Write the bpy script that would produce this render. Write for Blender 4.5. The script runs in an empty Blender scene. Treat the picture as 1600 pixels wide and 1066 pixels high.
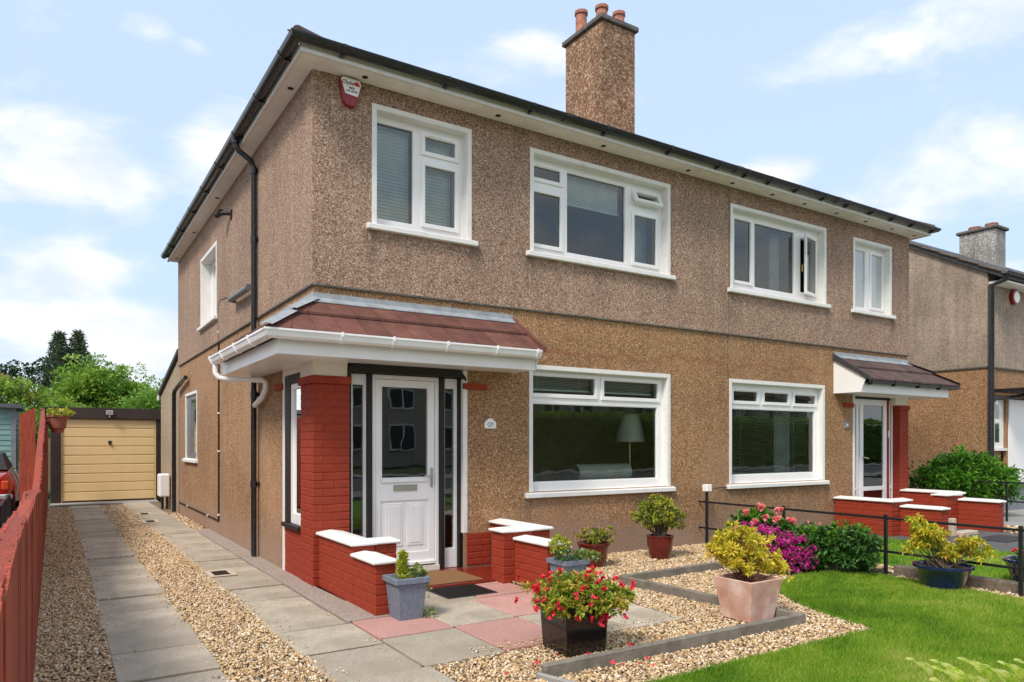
import bpy, bmesh, math, random
import numpy as np
from mathutils import Vector, Matrix
random.seed(7); RNG = np.random.default_rng(11)
S = bpy.context.scene; COL = S.collection
R = math.radians
# ---------------------------------------------------------------- camera
cd = bpy.data.cameras.new('camera'); cam = bpy.data.objects.new('camera', cd); COL.objects.link(cam)
cam.location = (-2.141, -6.940, 1.3975); cam.rotation_euler = (R(90), 0, R(-32.589))
cd.sensor_width = 36; cd.lens = 25.245; cd.shift_y = 0.1; cd.clip_end = 2000; cd.clip_start = 0.05
S.camera = cam
# ---------------------------------------------------------------- sky, sun, exposure
SUN_EL, SUN_AZ = 50.0, 242.0      # azimuth clockwise from +y, where the sun stands
W = bpy.data.worlds.new('World'); S.world = W; W.use_nodes = True
nt = W.node_tree; nt.nodes.clear()
def wn(t, **k):
    n = nt.nodes.new(t)
    for a, b in k.items(): setattr(n, a, b)
    return n
sky = wn('ShaderNodeTexSky'); sky.sky_type = 'NISHITA'; sky.sun_disc = False
sky.sun_elevation = R(SUN_EL); sky.sun_rotation = R(SUN_AZ); sky.air_density = 1.0; sky.dust_density = 2.6; sky.ozone_density = 1.2
geo = wn('ShaderNodeTexCoord')
mp = wn('ShaderNodeMapping'); mp.inputs['Scale'].default_value = (1, 1, 2.3); mp.inputs['Location'].default_value = (3.35, 1.2, 0.15)
nt.links.new(geo.outputs['Generated'], mp.inputs['Vector'])
n1 = wn('ShaderNodeTexNoise'); n1.inputs['Scale'].default_value = 4.2; n1.inputs['Detail'].default_value = 10; n1.inputs['Roughness'].default_value = .56
n1.inputs['Distortion'].default_value = .35
nt.links.new(mp.outputs[0], n1.inputs['Vector'])
def wmath(op, a, b=None, c=None):
    m = wn('ShaderNodeMath', operation=op)
    for i, q in enumerate((a, b, c)):
        if q is None: continue
        if isinstance(q, (int, float)): m.inputs[i].default_value = q
        else: nt.links.new(q, m.inputs[i])
    return m.outputs[0]
def wrange(v, a, b, c, d):
    m = wn('ShaderNodeMapRange'); m.interpolation_type = 'SMOOTHSTEP'
    for n_, q in zip(('From Min', 'From Max', 'To Min', 'To Max'), (a, b, c, d)): m.inputs[n_].default_value = q
    nt.links.new(v, m.inputs['Value']); return m.outputs[0]
sx = wn('ShaderNodeSeparateXYZ'); nt.links.new(geo.outputs['Generated'], sx.inputs[0])
# cumulus heads: direction, half width, half height (radians)
HEADS = [(-0.007, 0.933, 0.361, 0.063, 0.026), (-0.036, 0.929, 0.369, 0.041, 0.027), (0.173, 0.914, 0.368, 0.042, 0.035), (0.094, 0.885, 0.456, 0.025, 0.013), (0.140, 0.882, 0.451, 0.022, 0.010), (0.498, 0.721, 0.482, 0.055, 0.022), (0.819, 0.365, 0.442, 0.080, 0.025), (0.795, 0.418, 0.440, 0.035, 0.015), (0.861, 0.410, 0.301, 0.079, 0.029), (0.874, 0.370, 0.316, 0.042, 0.028), (0.745, 0.577, 0.335, 0.040, 0.013), (-0.026, 0.984, 0.176, 0.080, 0.029), (0.043, 0.979, 0.199, 0.045, 0.023), (0.077, 0.986, 0.150, 0.070, 0.031)]
heads = None
for hx, hy, hz_, rw, rh in HEADS:
    sb = wn('ShaderNodeVectorMath', operation='SUBTRACT'); nt.links.new(geo.outputs['Generated'], sb.inputs[0]); sb.inputs[1].default_value = (hx, hy, hz_)
    sc_n = wn('ShaderNodeVectorMath', operation='MULTIPLY'); nt.links.new(sb.outputs[0], sc_n.inputs[0]); sc_n.inputs[1].default_value = (1 / rw, 1 / rw, 1 / rh)
    ln = wn('ShaderNodeVectorMath', operation='LENGTH'); nt.links.new(sc_n.outputs[0], ln.inputs[0])
    r_ = wrange(ln.outputs['Value'], 0.0, 2.5, 1.0, 0.0); heads = r_ if heads is None else wmath('MAXIMUM', heads, r_)
# open blue near the view, broken cloud elsewhere, and thin veil towards the horizon
base = wmath('MULTIPLY_ADD', n1.outputs['Fac'], 1.5, -.25)
veil = wrange(sx.outputs['Z'], 0.0, .48, .30, .0)
facing = wn('ShaderNodeVectorMath', operation='DOT_PRODUCT'); nt.links.new(geo.outputs['Generated'], facing.inputs[0]); facing.inputs[1].default_value = (.50, .79, .35)
away = wrange(facing.outputs['Value'], .15, .85, .10, -.10)
tot = wmath('ADD', wmath('ADD', base, wmath('MULTIPLY', heads, .30)), wmath('ADD', veil, away))
cr = wn('ShaderNodeValToRGB'); cr.color_ramp.elements[0].position = .50; cr.color_ramp.elements[1].position = .84
cr.color_ramp.interpolation = 'EASE'
nt.links.new(tot, cr.inputs[0])
n2 = wn('ShaderNodeTexNoise'); n2.inputs['Scale'].default_value = 9; n2.inputs['Detail'].default_value = 6
nt.links.new(mp.outputs[0], n2.inputs['Vector'])
cc = wn('ShaderNodeValToRGB'); cc.color_ramp.elements[0].position = .32; cc.color_ramp.elements[0].color = (3.75, 3.95, 4.35, 1)
cc.color_ramp.elements[1].position = .6; cc.color_ramp.elements[1].color = (4.75, 4.7, 4.75, 1)
nt.links.new(n2.outputs['Fac'], cc.inputs[0])
# the clear sky, veiled by thin high haze
hz = wn('ShaderNodeMix', data_type='RGBA'); hz.inputs[0].default_value = .85; hz.inputs[7].default_value = (2.75, 3.50, 4.50, 1)
nt.links.new(sky.outputs[0], hz.inputs[6])
mx = wn('ShaderNodeMix', data_type='RGBA'); nt.links.new(cr.outputs[0], mx.inputs[0])
nt.links.new(hz.outputs[2], mx.inputs[6]); nt.links.new(cc.outputs[0], mx.inputs[7])
bg = wn('ShaderNodeBackground'); bg.inputs[1].default_value = 0.106
nt.links.new(mx.outputs[2], bg.inputs[0])
wo = wn('ShaderNodeOutputWorld'); nt.links.new(bg.outputs[0], wo.inputs[0])
sd = bpy.data.lights.new('sun', 'SUN'); sun = bpy.data.objects.new('sun', sd); COL.objects.link(sun)
sd.energy = 1.5; sd.angle = R(14); sd.color = (1, .92, .82)
el, az = R(SUN_EL), R(SUN_AZ)
sdir = Vector((math.sin(az) * math.cos(el), math.cos(az) * math.cos(el), math.sin(el)))
sun.rotation_euler = (-sdir).to_track_quat('-Z', 'Y').to_euler()
sun.location = (-10, -10, 20)
S.view_settings.view_transform = 'Standard'; S.view_settings.look = 'None'; S.view_settings.gamma = 1
S.view_settings.use_curve_mapping = False; S.view_settings.exposure = 1.2
S.render.engine = 'CYCLES'; S.cycles.max_bounces = 12; S.cycles.diffuse_bounces = 8; S.cycles.transparent_max_bounces = 16
# ---------------------------------------------------------------- materials
MATS = {}
class N:
    def __init__(s, name):
        s.m = bpy.data.materials.new(name); s.m.use_nodes = True; s.t = s.m.node_tree
        s.b = s.t.nodes['Principled BSDF']; s.tc = s.t.nodes.new('ShaderNodeTexCoord'); MATS[name] = s.m
        s.v = s.tc.outputs['Object']
    def n(s, t, **k):
        x = s.t.nodes.new(t)
        for a, b in k.items(): setattr(x, a, b)
        return x
    def l(s, a, b): s.t.links.new(a, b)
    def noise(s, sc, det=4, rough=.55, vec=None, scale3=None, dist=0):
        x = s.n('ShaderNodeTexNoise'); x.inputs['Scale'].default_value = sc; x.inputs['Detail'].default_value = det
        x.inputs['Roughness'].default_value = rough; x.inputs['Distortion'].default_value = dist
        v = vec or s.v
        if scale3:
            m = s.n('ShaderNodeMapping'); m.inputs['Scale'].default_value = scale3; s.l(v, m.inputs[0]); v = m.outputs[0]
        s.l(v, x.inputs['Vector']); return x.outputs['Fac']
    def ramp(s, fac, stops, interp='LINEAR'):
        x = s.n('ShaderNodeValToRGB'); x.color_ramp.interpolation = interp
        e = x.color_ramp.elements
        while len(e) < len(stops): e.new(.5)
        for i, (p, c) in enumerate(stops):
            e[i].position = p; e[i].color = (c[0], c[1], c[2], 1) if not isinstance(c, (int, float)) else (c, c, c, 1)
        s.l(fac, x.inputs[0]); return x.outputs[0]
    def mix(s, fac, a, b, mode='MIX'):
        x = s.n('ShaderNodeMix', data_type='RGBA', blend_type=mode)
        for i, q in ((0, fac), (6, a), (7, b)):
            if hasattr(q, 'is_linked'): s.l(q, x.inputs[i])
            elif i == 0: x.inputs[0].default_value = q
            else: x.inputs[i].default_value = (q[0], q[1], q[2], 1)
        return x.outputs[2]
    def bump(s, h, strength=.3, dist=.01, prev=None):
        x = s.n('ShaderNodeBump'); x.inputs['Strength'].default_value = strength; x.inputs['Distance'].default_value = dist
        s.l(h, x.inputs['Height'])
        if prev: s.l(prev, x.inputs['Normal'])
        s.l(x.outputs[0], s.b.inputs['Normal']); return x.outputs[0]
    def col(s, c): s.l(c, s.b.inputs['Base Color'])
    def rand(s):
        x = s.n('ShaderNodeObjectInfo'); return x.outputs['Random']
    def zpos(s, a, b):
        g = s.n('ShaderNodeNewGeometry'); q = s.n('ShaderNodeSeparateXYZ'); s.l(g.outputs['Position'], q.inputs[0])
        m = s.n('ShaderNodeMapRange'); m.inputs['From Min'].default_value = a; m.inputs['From Max'].default_value = b
        s.l(q.outputs['Z'], m.inputs['Value']); return m.outputs[0]
def plain(name, c, rough=.5, metal=0, var=.12, sc=6, bump=0, bsc=60, coat=0, bd=.004):
    k = N(name); f = k.noise(sc, 5)
    lo = tuple(max(0, q * (1 - var)) for q in c); hi = tuple(min(1, q * (1 + var)) for q in c)
    k.col(k.ramp(f, [(.3, lo), (.7, hi)]))
    k.b.inputs['Roughness'].default_value = rough; k.b.inputs['Metallic'].default_value = metal
    if coat: k.b.inputs['Coat Weight'].default_value = coat
    if bump: k.bump(k.noise(bsc, 4), bump, bd)
    return k
def pebbledash(name, stops, sc=92, dirt=(.10, .075, .055), stain=.35, z0=0.0, z1=.9, lowcol=None, drips=()):
    k = N(name)
    v = k.n('ShaderNodeTexVoronoi'); v.inputs['Scale'].default_value = sc; k.l(k.v, v.inputs['Vector'])
    s2 = k.n('ShaderNodeSeparateColor'); k.l(v.outputs['Color'], s2.inputs[0])
    c = k.ramp(s2.outputs[0], stops)
    edge = k.ramp(v.outputs['Distance'], [(.25, 1.0), (.65, .6)])
    c = k.mix(.75, c, edge, 'MULTIPLY')
    big = k.ramp(k.noise(.9, 6, .6), [(.32, .66), (.68, 1.14)])
    c = k.mix(stain * 1.6, c, big, 'MULTIPLY')
    streak = k.ramp(k.noise(2.2, 5, .6, scale3=(3, 3, .35)), [(.35, .68), (.6, 1.08)])
    c = k.mix(stain, c, streak, 'MULTIPLY')
    if lowcol:
        # rusty tide line across the harling above the ground floor windows
        g = k.n('ShaderNodeNewGeometry'); q = k.n('ShaderNodeSeparateXYZ'); k.l(g.outputs['Position'], q.inputs[0]); wv = k.noise(1.1, 4, .6)
        m1 = k.n('ShaderNodeMath', operation='MULTIPLY_ADD'); k.l(wv, m1.inputs[0]); m1.inputs[1].default_value = .55; k.l(q.outputs['Z'], m1.inputs[2])
        li = k.ramp(m1.outputs[0], [(0, 0.0), (1, 0.0)]); m2 = k.n('ShaderNodeMath', operation='SUBTRACT'); k.l(m1.outputs[0], m2.inputs[0]); m2.inputs[1].default_value = 2.80
        m3 = k.n('ShaderNodeMath', operation='ABSOLUTE'); k.l(m2.outputs[0], m3.inputs[0]); f_ = k.ramp(m3.outputs[0], [(.004, .55), (.03, 0.0)])
        c = k.mix(f_, c, (.27, .095, .045))
        blot = k.ramp(k.noise(.55, 3, .5), [(.56, 0.0), (.64, .35)]); c = k.mix(blot, c, (.42, .25, .15))
        zz = k.zpos(z0, z1); nn = k.noise(1.6, 5)
        a = k.n('ShaderNodeMath', operation='ADD'); k.l(zz, a.inputs[0]); k.l(nn, a.inputs[1])
        f = k.ramp(a.outputs[0], [(.55, 1.0), (1.1, 0.0)])
        c2 = k.mix(.72, c, lowcol)
        c = k.mix(f, c, c2)
    if drips:      # grime washed down from the ends of the sills
        g = k.n('ShaderNodeNewGeometry'); q = k.n('ShaderNodeSeparateXYZ'); k.l(g.outputs['Position'], q.inputs[0])
        fine = k.ramp(k.noise(7, 5, .65, scale3=(4, 4, .25)), [(.38, 0.0), (.6, 1.0)]); tot = None
        def mm(op, a, b):
            m = k.n('ShaderNodeMath', operation=op)
            for i, w in enumerate((a, b)):
                if isinstance(w, (int, float)): m.inputs[i].default_value = w
                else: k.l(w, m.inputs[i])
            return m.outputs[0]
        def rg(v_, a, b, c_, d_):
            m = k.n('ShaderNodeMapRange'); m.interpolation_type = 'SMOOTHSTEP'
            for nn_, w in zip(('From Min', 'From Max', 'To Min', 'To Max'), (a, b, c_, d_)): m.inputs[nn_].default_value = w
            k.l(v_, m.inputs['Value']); return m.outputs[0]
        for dx, dz, dl in drips:
            a = rg(mm('ABSOLUTE', mm('SUBTRACT', q.outputs['X'], dx), 0.0), .02, .13, 1.0, 0.0)
            b = mm('MULTIPLY', rg(q.outputs['Z'], dz - dl, dz, 0.0, 1.0), rg(q.outputs['Z'], dz, dz + .03, 1.0, 0.0)); a = mm('MULTIPLY', a, b); tot = a if tot is None else mm('MAXIMUM', tot, a)
        c = k.mix(mm('MULTIPLY', mm('MULTIPLY', tot, fine), .6), c, (.10, .075, .055))
    k.col(c); k.b.inputs['Roughness'].default_value = .9
    k.bump(v.outputs['Distance'], -.75, .012)
    return k
pebbledash('pebbledash_grey', [(0, (.17, .088, .052)), (.3, (.36, .22, .150)), (.6, (.465, .30, .212)), (.85, (.58, .40, .28)), (1, (.78, .63, .48))], drips=[(.58, 3.57, .6), (1.79, 3.57, .5), (2.52, 3.57, .62), (4.80, 3.57, .55), (5.93, 3.54, .6), (8.25, 3.54, .55), (8.9, 3.54, .5), (10.1, 3.54, .5)])
pebbledash('pebbledash_orange', [(0, (.20, .09, .042)), (.35, (.38, .195, .085)), (.7, (.49, .27, .125)), (.9, (.61, .38, .20)), (1, (.78, .57, .36))], lowcol=(.32, .22, .17), z0=0.1, z1=1.0, drips=[(2.5, .76, .6), (4.85, .76, .5), (5.92, .75, .6), (8.24, .75, .5)])
pebbledash('pebbledash_pale', [(0, (.28, .20, .13)), (.4, (.42, .31, .20)), (.8, (.55, .43, .29)), (1, (.66, .54, .40))])
pebbledash('pebbledash_chimney', [(0, (.18, .09, .055)), (.35, (.34, .18, .095)), (.7, (.46, .27, .15)), (1, (.64, .48, .34))], sc=38, stain=.6)
pebbledash('render_grey', [(0, (.31, .23, .17)), (.5, (.45, .345, .26)), (1, (.56, .45, .35))], sc=45, stain=.6)
pebbledash('render_greywhite', [(0, (.24, .23, .21)), (.5, (.42, .40, .37)), (1, (.58, .56, .53))], sc=30, stain=.6)
plain('white_upvc', (.89, .89, .88), .28, var=.03, sc=3)
k = N('white_paint'); c = k.ramp(k.noise(9, 5), [(.3, (.76, .755, .72)), (.7, (.83, .82, .79))])
c = k.mix(k.ramp(k.noise(5, 8, .7), [(.56, 0.0), (.74, .4)]), c, (.48, .47, .40)); k.col(c); k.b.inputs['Roughness'].default_value = .55; k.bump(k.noise(45, 4), .25, .004)
plain('cream_paint', (.80, .74, .64), .6, var=.06, sc=5, bump=.2)
plain('soffit_paint', (.90, .86, .79), .6, var=.08, sc=4, bump=.1)
plain('black_paint', (.010, .009, .008), .6, var=.3)
plain('dark_brown_paint', (.018, .012, .009), .6, var=.3)
plain('gutter_black', (.022, .023, .025), .22, var=.35, sc=14)
plain('gutter_white', (.89, .89, .89), .25, var=.03)
plain('grey_pipe', (.17, .17, .18), .5)
plain('lead_grey', (.30, .33, .35), .5, var=.22, sc=8, bump=.2, bsc=25)
plain('steel', (.62, .62, .60), .3, metal=.9)
plain('brass', (.75, .5, .2), .3, metal=.9)
plain('rail_black', (.012, .013, .016), .38, bump=.2, bsc=120)
plain('slate_dark', (.045, .043, .045), .6, var=.35, sc=12, bump=.4)
plain('room_wall', (.84, .78, .64), .9); plain('room_dark', (.30, .26, .22), .9)
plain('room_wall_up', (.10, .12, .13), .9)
plain('armchair_cloth', (.80, .82, .74), .8, bump=.2, bsc=30)
plain('lamp_cloth', (.86, .84, .74), .8)
plain('curtain_cloth', (.84, .86, .84), .85); plain('curtain_gold', (.36, .24, .10), .85)
plain('blind_slats', (.82, .90, .88), .5)
plain('blind_dark', (.12, .14, .12), .5)
plain('terracotta_chimney', (.36, .15, .10), .85, var=.4, sc=14, bump=.3)
plain('concrete_dark', (.12, .115, .105), .9, var=.4, sc=18, bump=.5, bsc=90)
plain('garage_yellow', (.80, .58, .29), .45, var=.06, sc=2, bump=.06, bsc=30)
plain('grey_planter', (.165, .195, .25), .7, var=.22, sc=50, bump=.35, bsc=140)
plain('black_glaze', (.009, .008, .008), .16, var=.3, coat=.3)
plain('red_glaze', (.13, .016, .012), .18, var=.3, sc=9, coat=.4)
plain('blue_glaze', (.008, .018, .085), .12, var=.4, sc=9, coat=.5)
plain('soil', (.03, .02, .013), .95, var=.5, sc=40, bump=.8, bsc=80, bd=.01)
plain('coir', (.23, .115, .045), .95, var=.25, sc=120, bump=.9, bsc=260)
plain('rubber', (.035, .037, .04), .6, var=.2)
plain('plastic_terracotta', (.32, .105, .07), .5)
plain('shed_teal', (.20, .36, .34), .7, var=.12, sc=5); plain('shed_roof', (.10, .11, .12), .8)
plain('car_red', (.38, .015, .012), .15, coat=1, var=.1); plain('tyre', (.012, .012, .012), .8)
plain('tail_lamp', (.55, .06, .01), .2, coat=.6)
plain('sign_red', (.26, .012, .014), .3); plain('text_black', (.02, .02, .03), .5); plain('text_red', (.65, .02, .02), .5)
plain('asphalt', (.10, .10, .10), .9, var=.25, sc=30, bump=.5, bsc=150)
plain('pavement_grey', (.30, .29, .27), .9, var=.12, sc=6, bump=.2, bsc=80)
plain('plinth_grey', (.20, .22, .24), .7); plain('purple_plastic', (.08, .05, .12), .5); plain('timber_pale', (.38, .22, .13), .8)
plain('bark', (.11, .08, .055), .9, var=.3, sc=20, bump=.5, bsc=40); plain('twig_red', (.16, .06, .035), .8)
plain('stone_block', (.52, .42, .33), .85, var=.15, sc=20)
plain('bin_dark', (.05, .055, .065), .5)
plain('house_beige', (.46, .41, .33), .9); plain('roof_brown', (.12, .08, .065), .85, var=.3, sc=9)
# painted brick
k = N('red_brick_paint'); c = k.ramp(k.noise(5, 6), [(.3, (.26, .034, .016)), (.7, (.36, .055, .026))])
c = k.mix(k.ramp(k.noise(7, 9, .7), [(.60, 0.0), (.72, .6)]), c, (.46, .17, .11))
c = k.mix(k.ramp(k.noise(2.1, 7, .6), [(.45, 0.0), (.7, .45)]), c, (.19, .030, .017))
k.col(c); k.b.inputs['Roughness'].default_value = .7; k.b.inputs['Specular IOR Level'].default_value = .2; k.bump(k.noise(38, 5), .5, .004)
k = N('red_step_paint'); k.col(k.ramp(k.noise(6, 6), [(.3, (.17, .018, .010)), (.7, (.24, .035, .018))])); k.b.inputs['Roughness'].default_value = .22
k.bump(k.noise(30, 4), .15, .003)
# roof tile
k = N('roof_tile_red'); c = k.ramp(k.noise(5, 8, .65), [(.25, (.085, .033, .024)), (.5, (.14, .052, .037)), (.72, (.20, .08, .055)), (.8, (.40, .17, .10))])
r = k.ramp(k.rand(), [(0, .8), (1, 1.15)]); k.col(k.mix(1, c, r, 'MULTIPLY')); k.b.inputs['Roughness'].default_value = .75; k.bump(k.noise(60, 4), .4, .004)
k = N('roof_tile_brown'); c = k.ramp(k.noise(6, 8, .65), [(.25, (.055, .032, .028)), (.55, (.095, .055, .047)), (.8, (.16, .10, .085))])
r = k.ramp(k.rand(), [(0, .8), (1, 1.2)]); k.col(k.mix(1, c, r, 'MULTIPLY')); k.b.inputs['Roughness'].default_value = .8; k.bump(k.noise(60, 4), .4, .004)
# paving slabs: fine aggregate, slight per slab shift, soft dirt
def slabmat(name, a, b, d):
    k = N(name); c = k.ramp(k.noise(75, 6, .8), [(.34, tuple(q * .5 for q in a)), (.45, a), (.58, b), (.68, tuple(min(1, q * 1.4) for q in b))])
    r = k.ramp(k.rand(), [(0, .78), (1, 1.12)]); c = k.mix(1, c, r, 'MULTIPLY')
    c = k.mix(k.ramp(k.noise(2.3, 7, .65), [(.40, 0.0), (.62, .75)]), c, d)
    k.col(c); k.b.inputs['Roughness'].default_value = .85; k.bump(k.noise(170, 3, .7), .5, .003)
slabmat('slab_grey', (.44, .375, .285), (.55, .475, .37), (.30, .25, .185))
slabmat('slab_pink', (.54, .27, .23), (.64, .36, .31), (.42, .23, .19))
k = N('concrete_strip'); c = k.ramp(k.noise(40, 6, .7), [(.3, (.24, .19, .155)), (.55, (.38, .31, .265)), (.75, (.52, .45, .39))])
c = k.mix(k.ramp(k.noise(3, 7), [(.45, 0.0), (.7, .5)]), c, (.29, .22, .18)); k.col(c); k.b.inputs['Roughness'].default_value = .9; k.bump(k.noise(60, 6, .7), .8, .01)
k = N('gravel_bed'); k.col(k.ramp(k.noise(70, 4, .7), [(.35, (.10, .07, .04)), (.6, (.26, .19, .12))])); k.b.inputs['Roughness'].default_value = .95; k.bump(k.noise(60, 3), .8, .01)
k = N('ground_soil'); k.col(k.ramp(k.noise(1.2, 8, .6), [(.35, (.045, .06, .02)), (.6, (.07, .09, .03))])); k.b.inputs['Roughness'].default_value = .95
k = N('lawn_base'); k.col(k.ramp(k.noise(3, 8, .65), [(.3, (.10, .22, .012)), (.7, (.15, .30, .018))])); k.b.inputs['Roughness'].default_value = .95; k.bump(k.noise(80, 4), .6, .01)
# fence timber
k = N('fence_red'); g = k.noise(9, 7, .65, scale3=(7, 7, .5)); c = k.ramp(g, [(.3, (.15, .019, .008)), (.5, (.31, .044, .016)), (.72, (.48, .095, .040))])
r = k.ramp(k.rand(), [(0, .78), (1, 1.15)]); k.col(k.mix(1, c, r, 'MULTIPLY')); k.b.inputs['Roughness'].default_value = .75; k.bump(g, .5, .006)
k = N('kerb_stone'); k.col(k.ramp(k.noise(25, 6, .7), [(.3, (.10, .075, .055)), (.6, (.21, .165, .125)), (.75, (.30, .25, .20))])); k.b.inputs['Roughness'].default_value = .95; k.bump(k.noise(40, 5), .8, .01)
k = N('timber_edging'); k.col(k.ramp(k.noise(8, 6, .65), [(.3, (.13, .115, .09)), (.7, (.26, .23, .185))])); k.b.inputs['Roughness'].default_value = .9; k.bump(k.noise(60, 5), .7, .006)
k = N('terracotta_pot'); c = k.ramp(k.noise(5, 7, .6), [(.3, (.48, .25, .18)), (.5, (.60, .37, .29)), (.68, (.78, .62, .54))])
k.col(c); k.b.inputs['Roughness'].default_value = .85; k.bump(k.noise(60, 4), .2, .004)
# glass
def glass(name, tint, ior=1.75, rough=0.0, white_reflect=0):
    k = N(name); t = k.t; t.nodes.remove(k.b)
    out = [n for n in t.nodes if n.type == 'OUTPUT_MATERIAL'][0]
    gl = k.n('ShaderNodeBsdfGlossy'); gl.inputs['Roughness'].default_value = rough; gl.inputs['Color'].default_value = (.93, .97, .96, 1)
    tr = k.n('ShaderNodeBsdfTransparent'); tr.inputs['Color'].default_value = (*tint, 1)
    fr = k.n('ShaderNodeFresnel'); fr.inputs['IOR'].default_value = ior
    # very slightly wavy sheet, as in real double glazing
    bp = k.n('ShaderNodeBump'); bp.inputs['Strength'].default_value = .06; bp.inputs['Distance'].default_value = .02
    k.l(k.noise(2.2, 2), bp.inputs['Height']); k.l(bp.outputs[0], gl.inputs['Normal'])
    mx = k.n('ShaderNodeMixShader'); k.l(fr.outputs[0], mx.inputs[0])
    base = tr.outputs[0]
    if white_reflect:
        df = k.n('ShaderNodeBsdfDiffuse'); df.inputs['Color'].default_value = (.6, .64, .64, 1)  # pale diffuse layer puts a whitish reflection into the pane's colour
        m2 = k.n('ShaderNodeMixShader'); m2.inputs[0].default_value = white_reflect; k.l(tr.outputs[0], m2.inputs[1]); k.l(df.outputs[0], m2.inputs[2]); base = m2.outputs[0]
    k.l(base, mx.inputs[1]); k.l(gl.outputs[0], mx.inputs[2]); k.l(mx.outputs[0], out.inputs[0])
glass('glass', (.93, .98, .95), 1.85); glass('glass_dark', (.6, .66, .62), 2.1); glass('glass_white_reflect', (.7, .75, .74), 2.1, white_reflect=.75)
# leaves: colour picked per leaf from the 'rnd' attribute
def leafmat(name, stops, rough=.5, trans=.35):
    k = N(name); t = k.t; a = k.n('ShaderNodeAttribute'); a.attribute_name = 'rnd'
    c = k.ramp(a.outputs['Fac'], stops); k.col(c); k.b.inputs['Roughness'].default_value = rough
    k.b.inputs['Specular IOR Level'].default_value = .35
    tl = k.n('ShaderNodeBsdfTranslucent'); k.l(c, tl.inputs[0]); m = k.n('ShaderNodeMixShader'); m.inputs[0].default_value = trans
    out = [n for n in t.nodes if n.type == 'OUTPUT_MATERIAL'][0]
    k.l(k.b.outputs[0], m.inputs[1]); k.l(tl.outputs[0], m.inputs[2]); k.l(m.outputs[0], out.inputs[0])
leafmat('leaf_tree_light', [(0, (.14, .26, .03)), (.5, (.27, .44, .05)), (1, (.48, .64, .14))], trans=.5)
leafmat('leaf_tree_mid', [(0, (.08, .18, .03)), (.6, (.16, .33, .045)), (1, (.28, .47, .08))], trans=.45)
leafmat('leaf_tree_dark', [(0, (.016, .045, .014)), (1, (.045, .10, .03))])
leafmat('leaf_conifer', [(0, (.05, .08, .045)), (1, (.13, .18, .09))], trans=.1)
leafmat('leaf_olive', [(0, (.11, .16, .02)), (.5, (.24, .29, .04)), (1, (.42, .40, .10))])
leafmat('leaf_yellow', [(0, (.40, .40, .03)), (.45, (.72, .62, .05)), (.88, (.85, .70, .10)), (1, (.72, .36, .10))])
leafmat('leaf_yellowgreen', [(0, (.18, .26, .02)), (.5, (.42, .48, .04)), (1, (.66, .62, .08))])
leafmat('leaf_redgreen', [(0, (.12, .20, .02)), (.45, (.30, .38, .035)), (.8, (.52, .47, .06)), (1, (.60, .28, .07))])
leafmat('leaf_darkgreen', [(0, (.02, .07, .012)), (.6, (.055, .15, .025)), (1, (.12, .26, .04))], rough=.35, trans=.15)
leafmat('leaf_bamboo', [(0, (.05, .17, .012)), (.5, (.11, .32, .02)), (1, (.24, .50, .04))])
leafmat('leaf_white', [(0, (.10, .18, .04)), (.6, (.22, .30, .06)), (1, (.62, .66, .50))])
leafmat('leaf_variegated', [(0, (.40, .50, .08)), (.6, (.62, .66, .16)), (1, (.78, .78, .50))])
leafmat('grass_blade', [(0, (.07, .17, .010)), (.4, (.19, .36, .020)), (.8, (.38, .50, .045)), (1, (.58, .52, .18))], trans=.45)
leafmat('petal_red', [(0, (.60, .015, .04)), (1, (.88, .07, .10))], trans=.25)
leafmat('petal_pink', [(0, (.80, .12, .14)), (1, (.92, .48, .46))], trans=.25)
leafmat('petal_magenta', [(0, (.42, .01, .20)), (1, (.78, .07, .42))], trans=.25)
leafmat('petal_lilac', [(0, (.60, .22, .40)), (1, (.75, .45, .60))], trans=.25)
leafmat('petal_white', [(0, (.7, .7, .62)), (1, (.85, .85, .8))], trans=.25)
k = N('pebbles'); a = k.n('ShaderNodeAttribute'); a.attribute_name = 'rnd'
c = k.ramp(a.outputs['Fac'], [(0, (.20, .14, .09)), (.08, (.38, .25, .14)), (.38, (.55, .37, .18)), (.62, (.68, .48, .26)), (.86, (.80, .63, .42)), (1, (.84, .78, .67))])
k.col(k.mix(.35, c, k.ramp(k.noise(120, 3), [(.3, .6), (.7, 1.1)]), 'MULTIPLY')); k.b.inputs['Roughness'].default_value = .8
M = MATS
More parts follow.
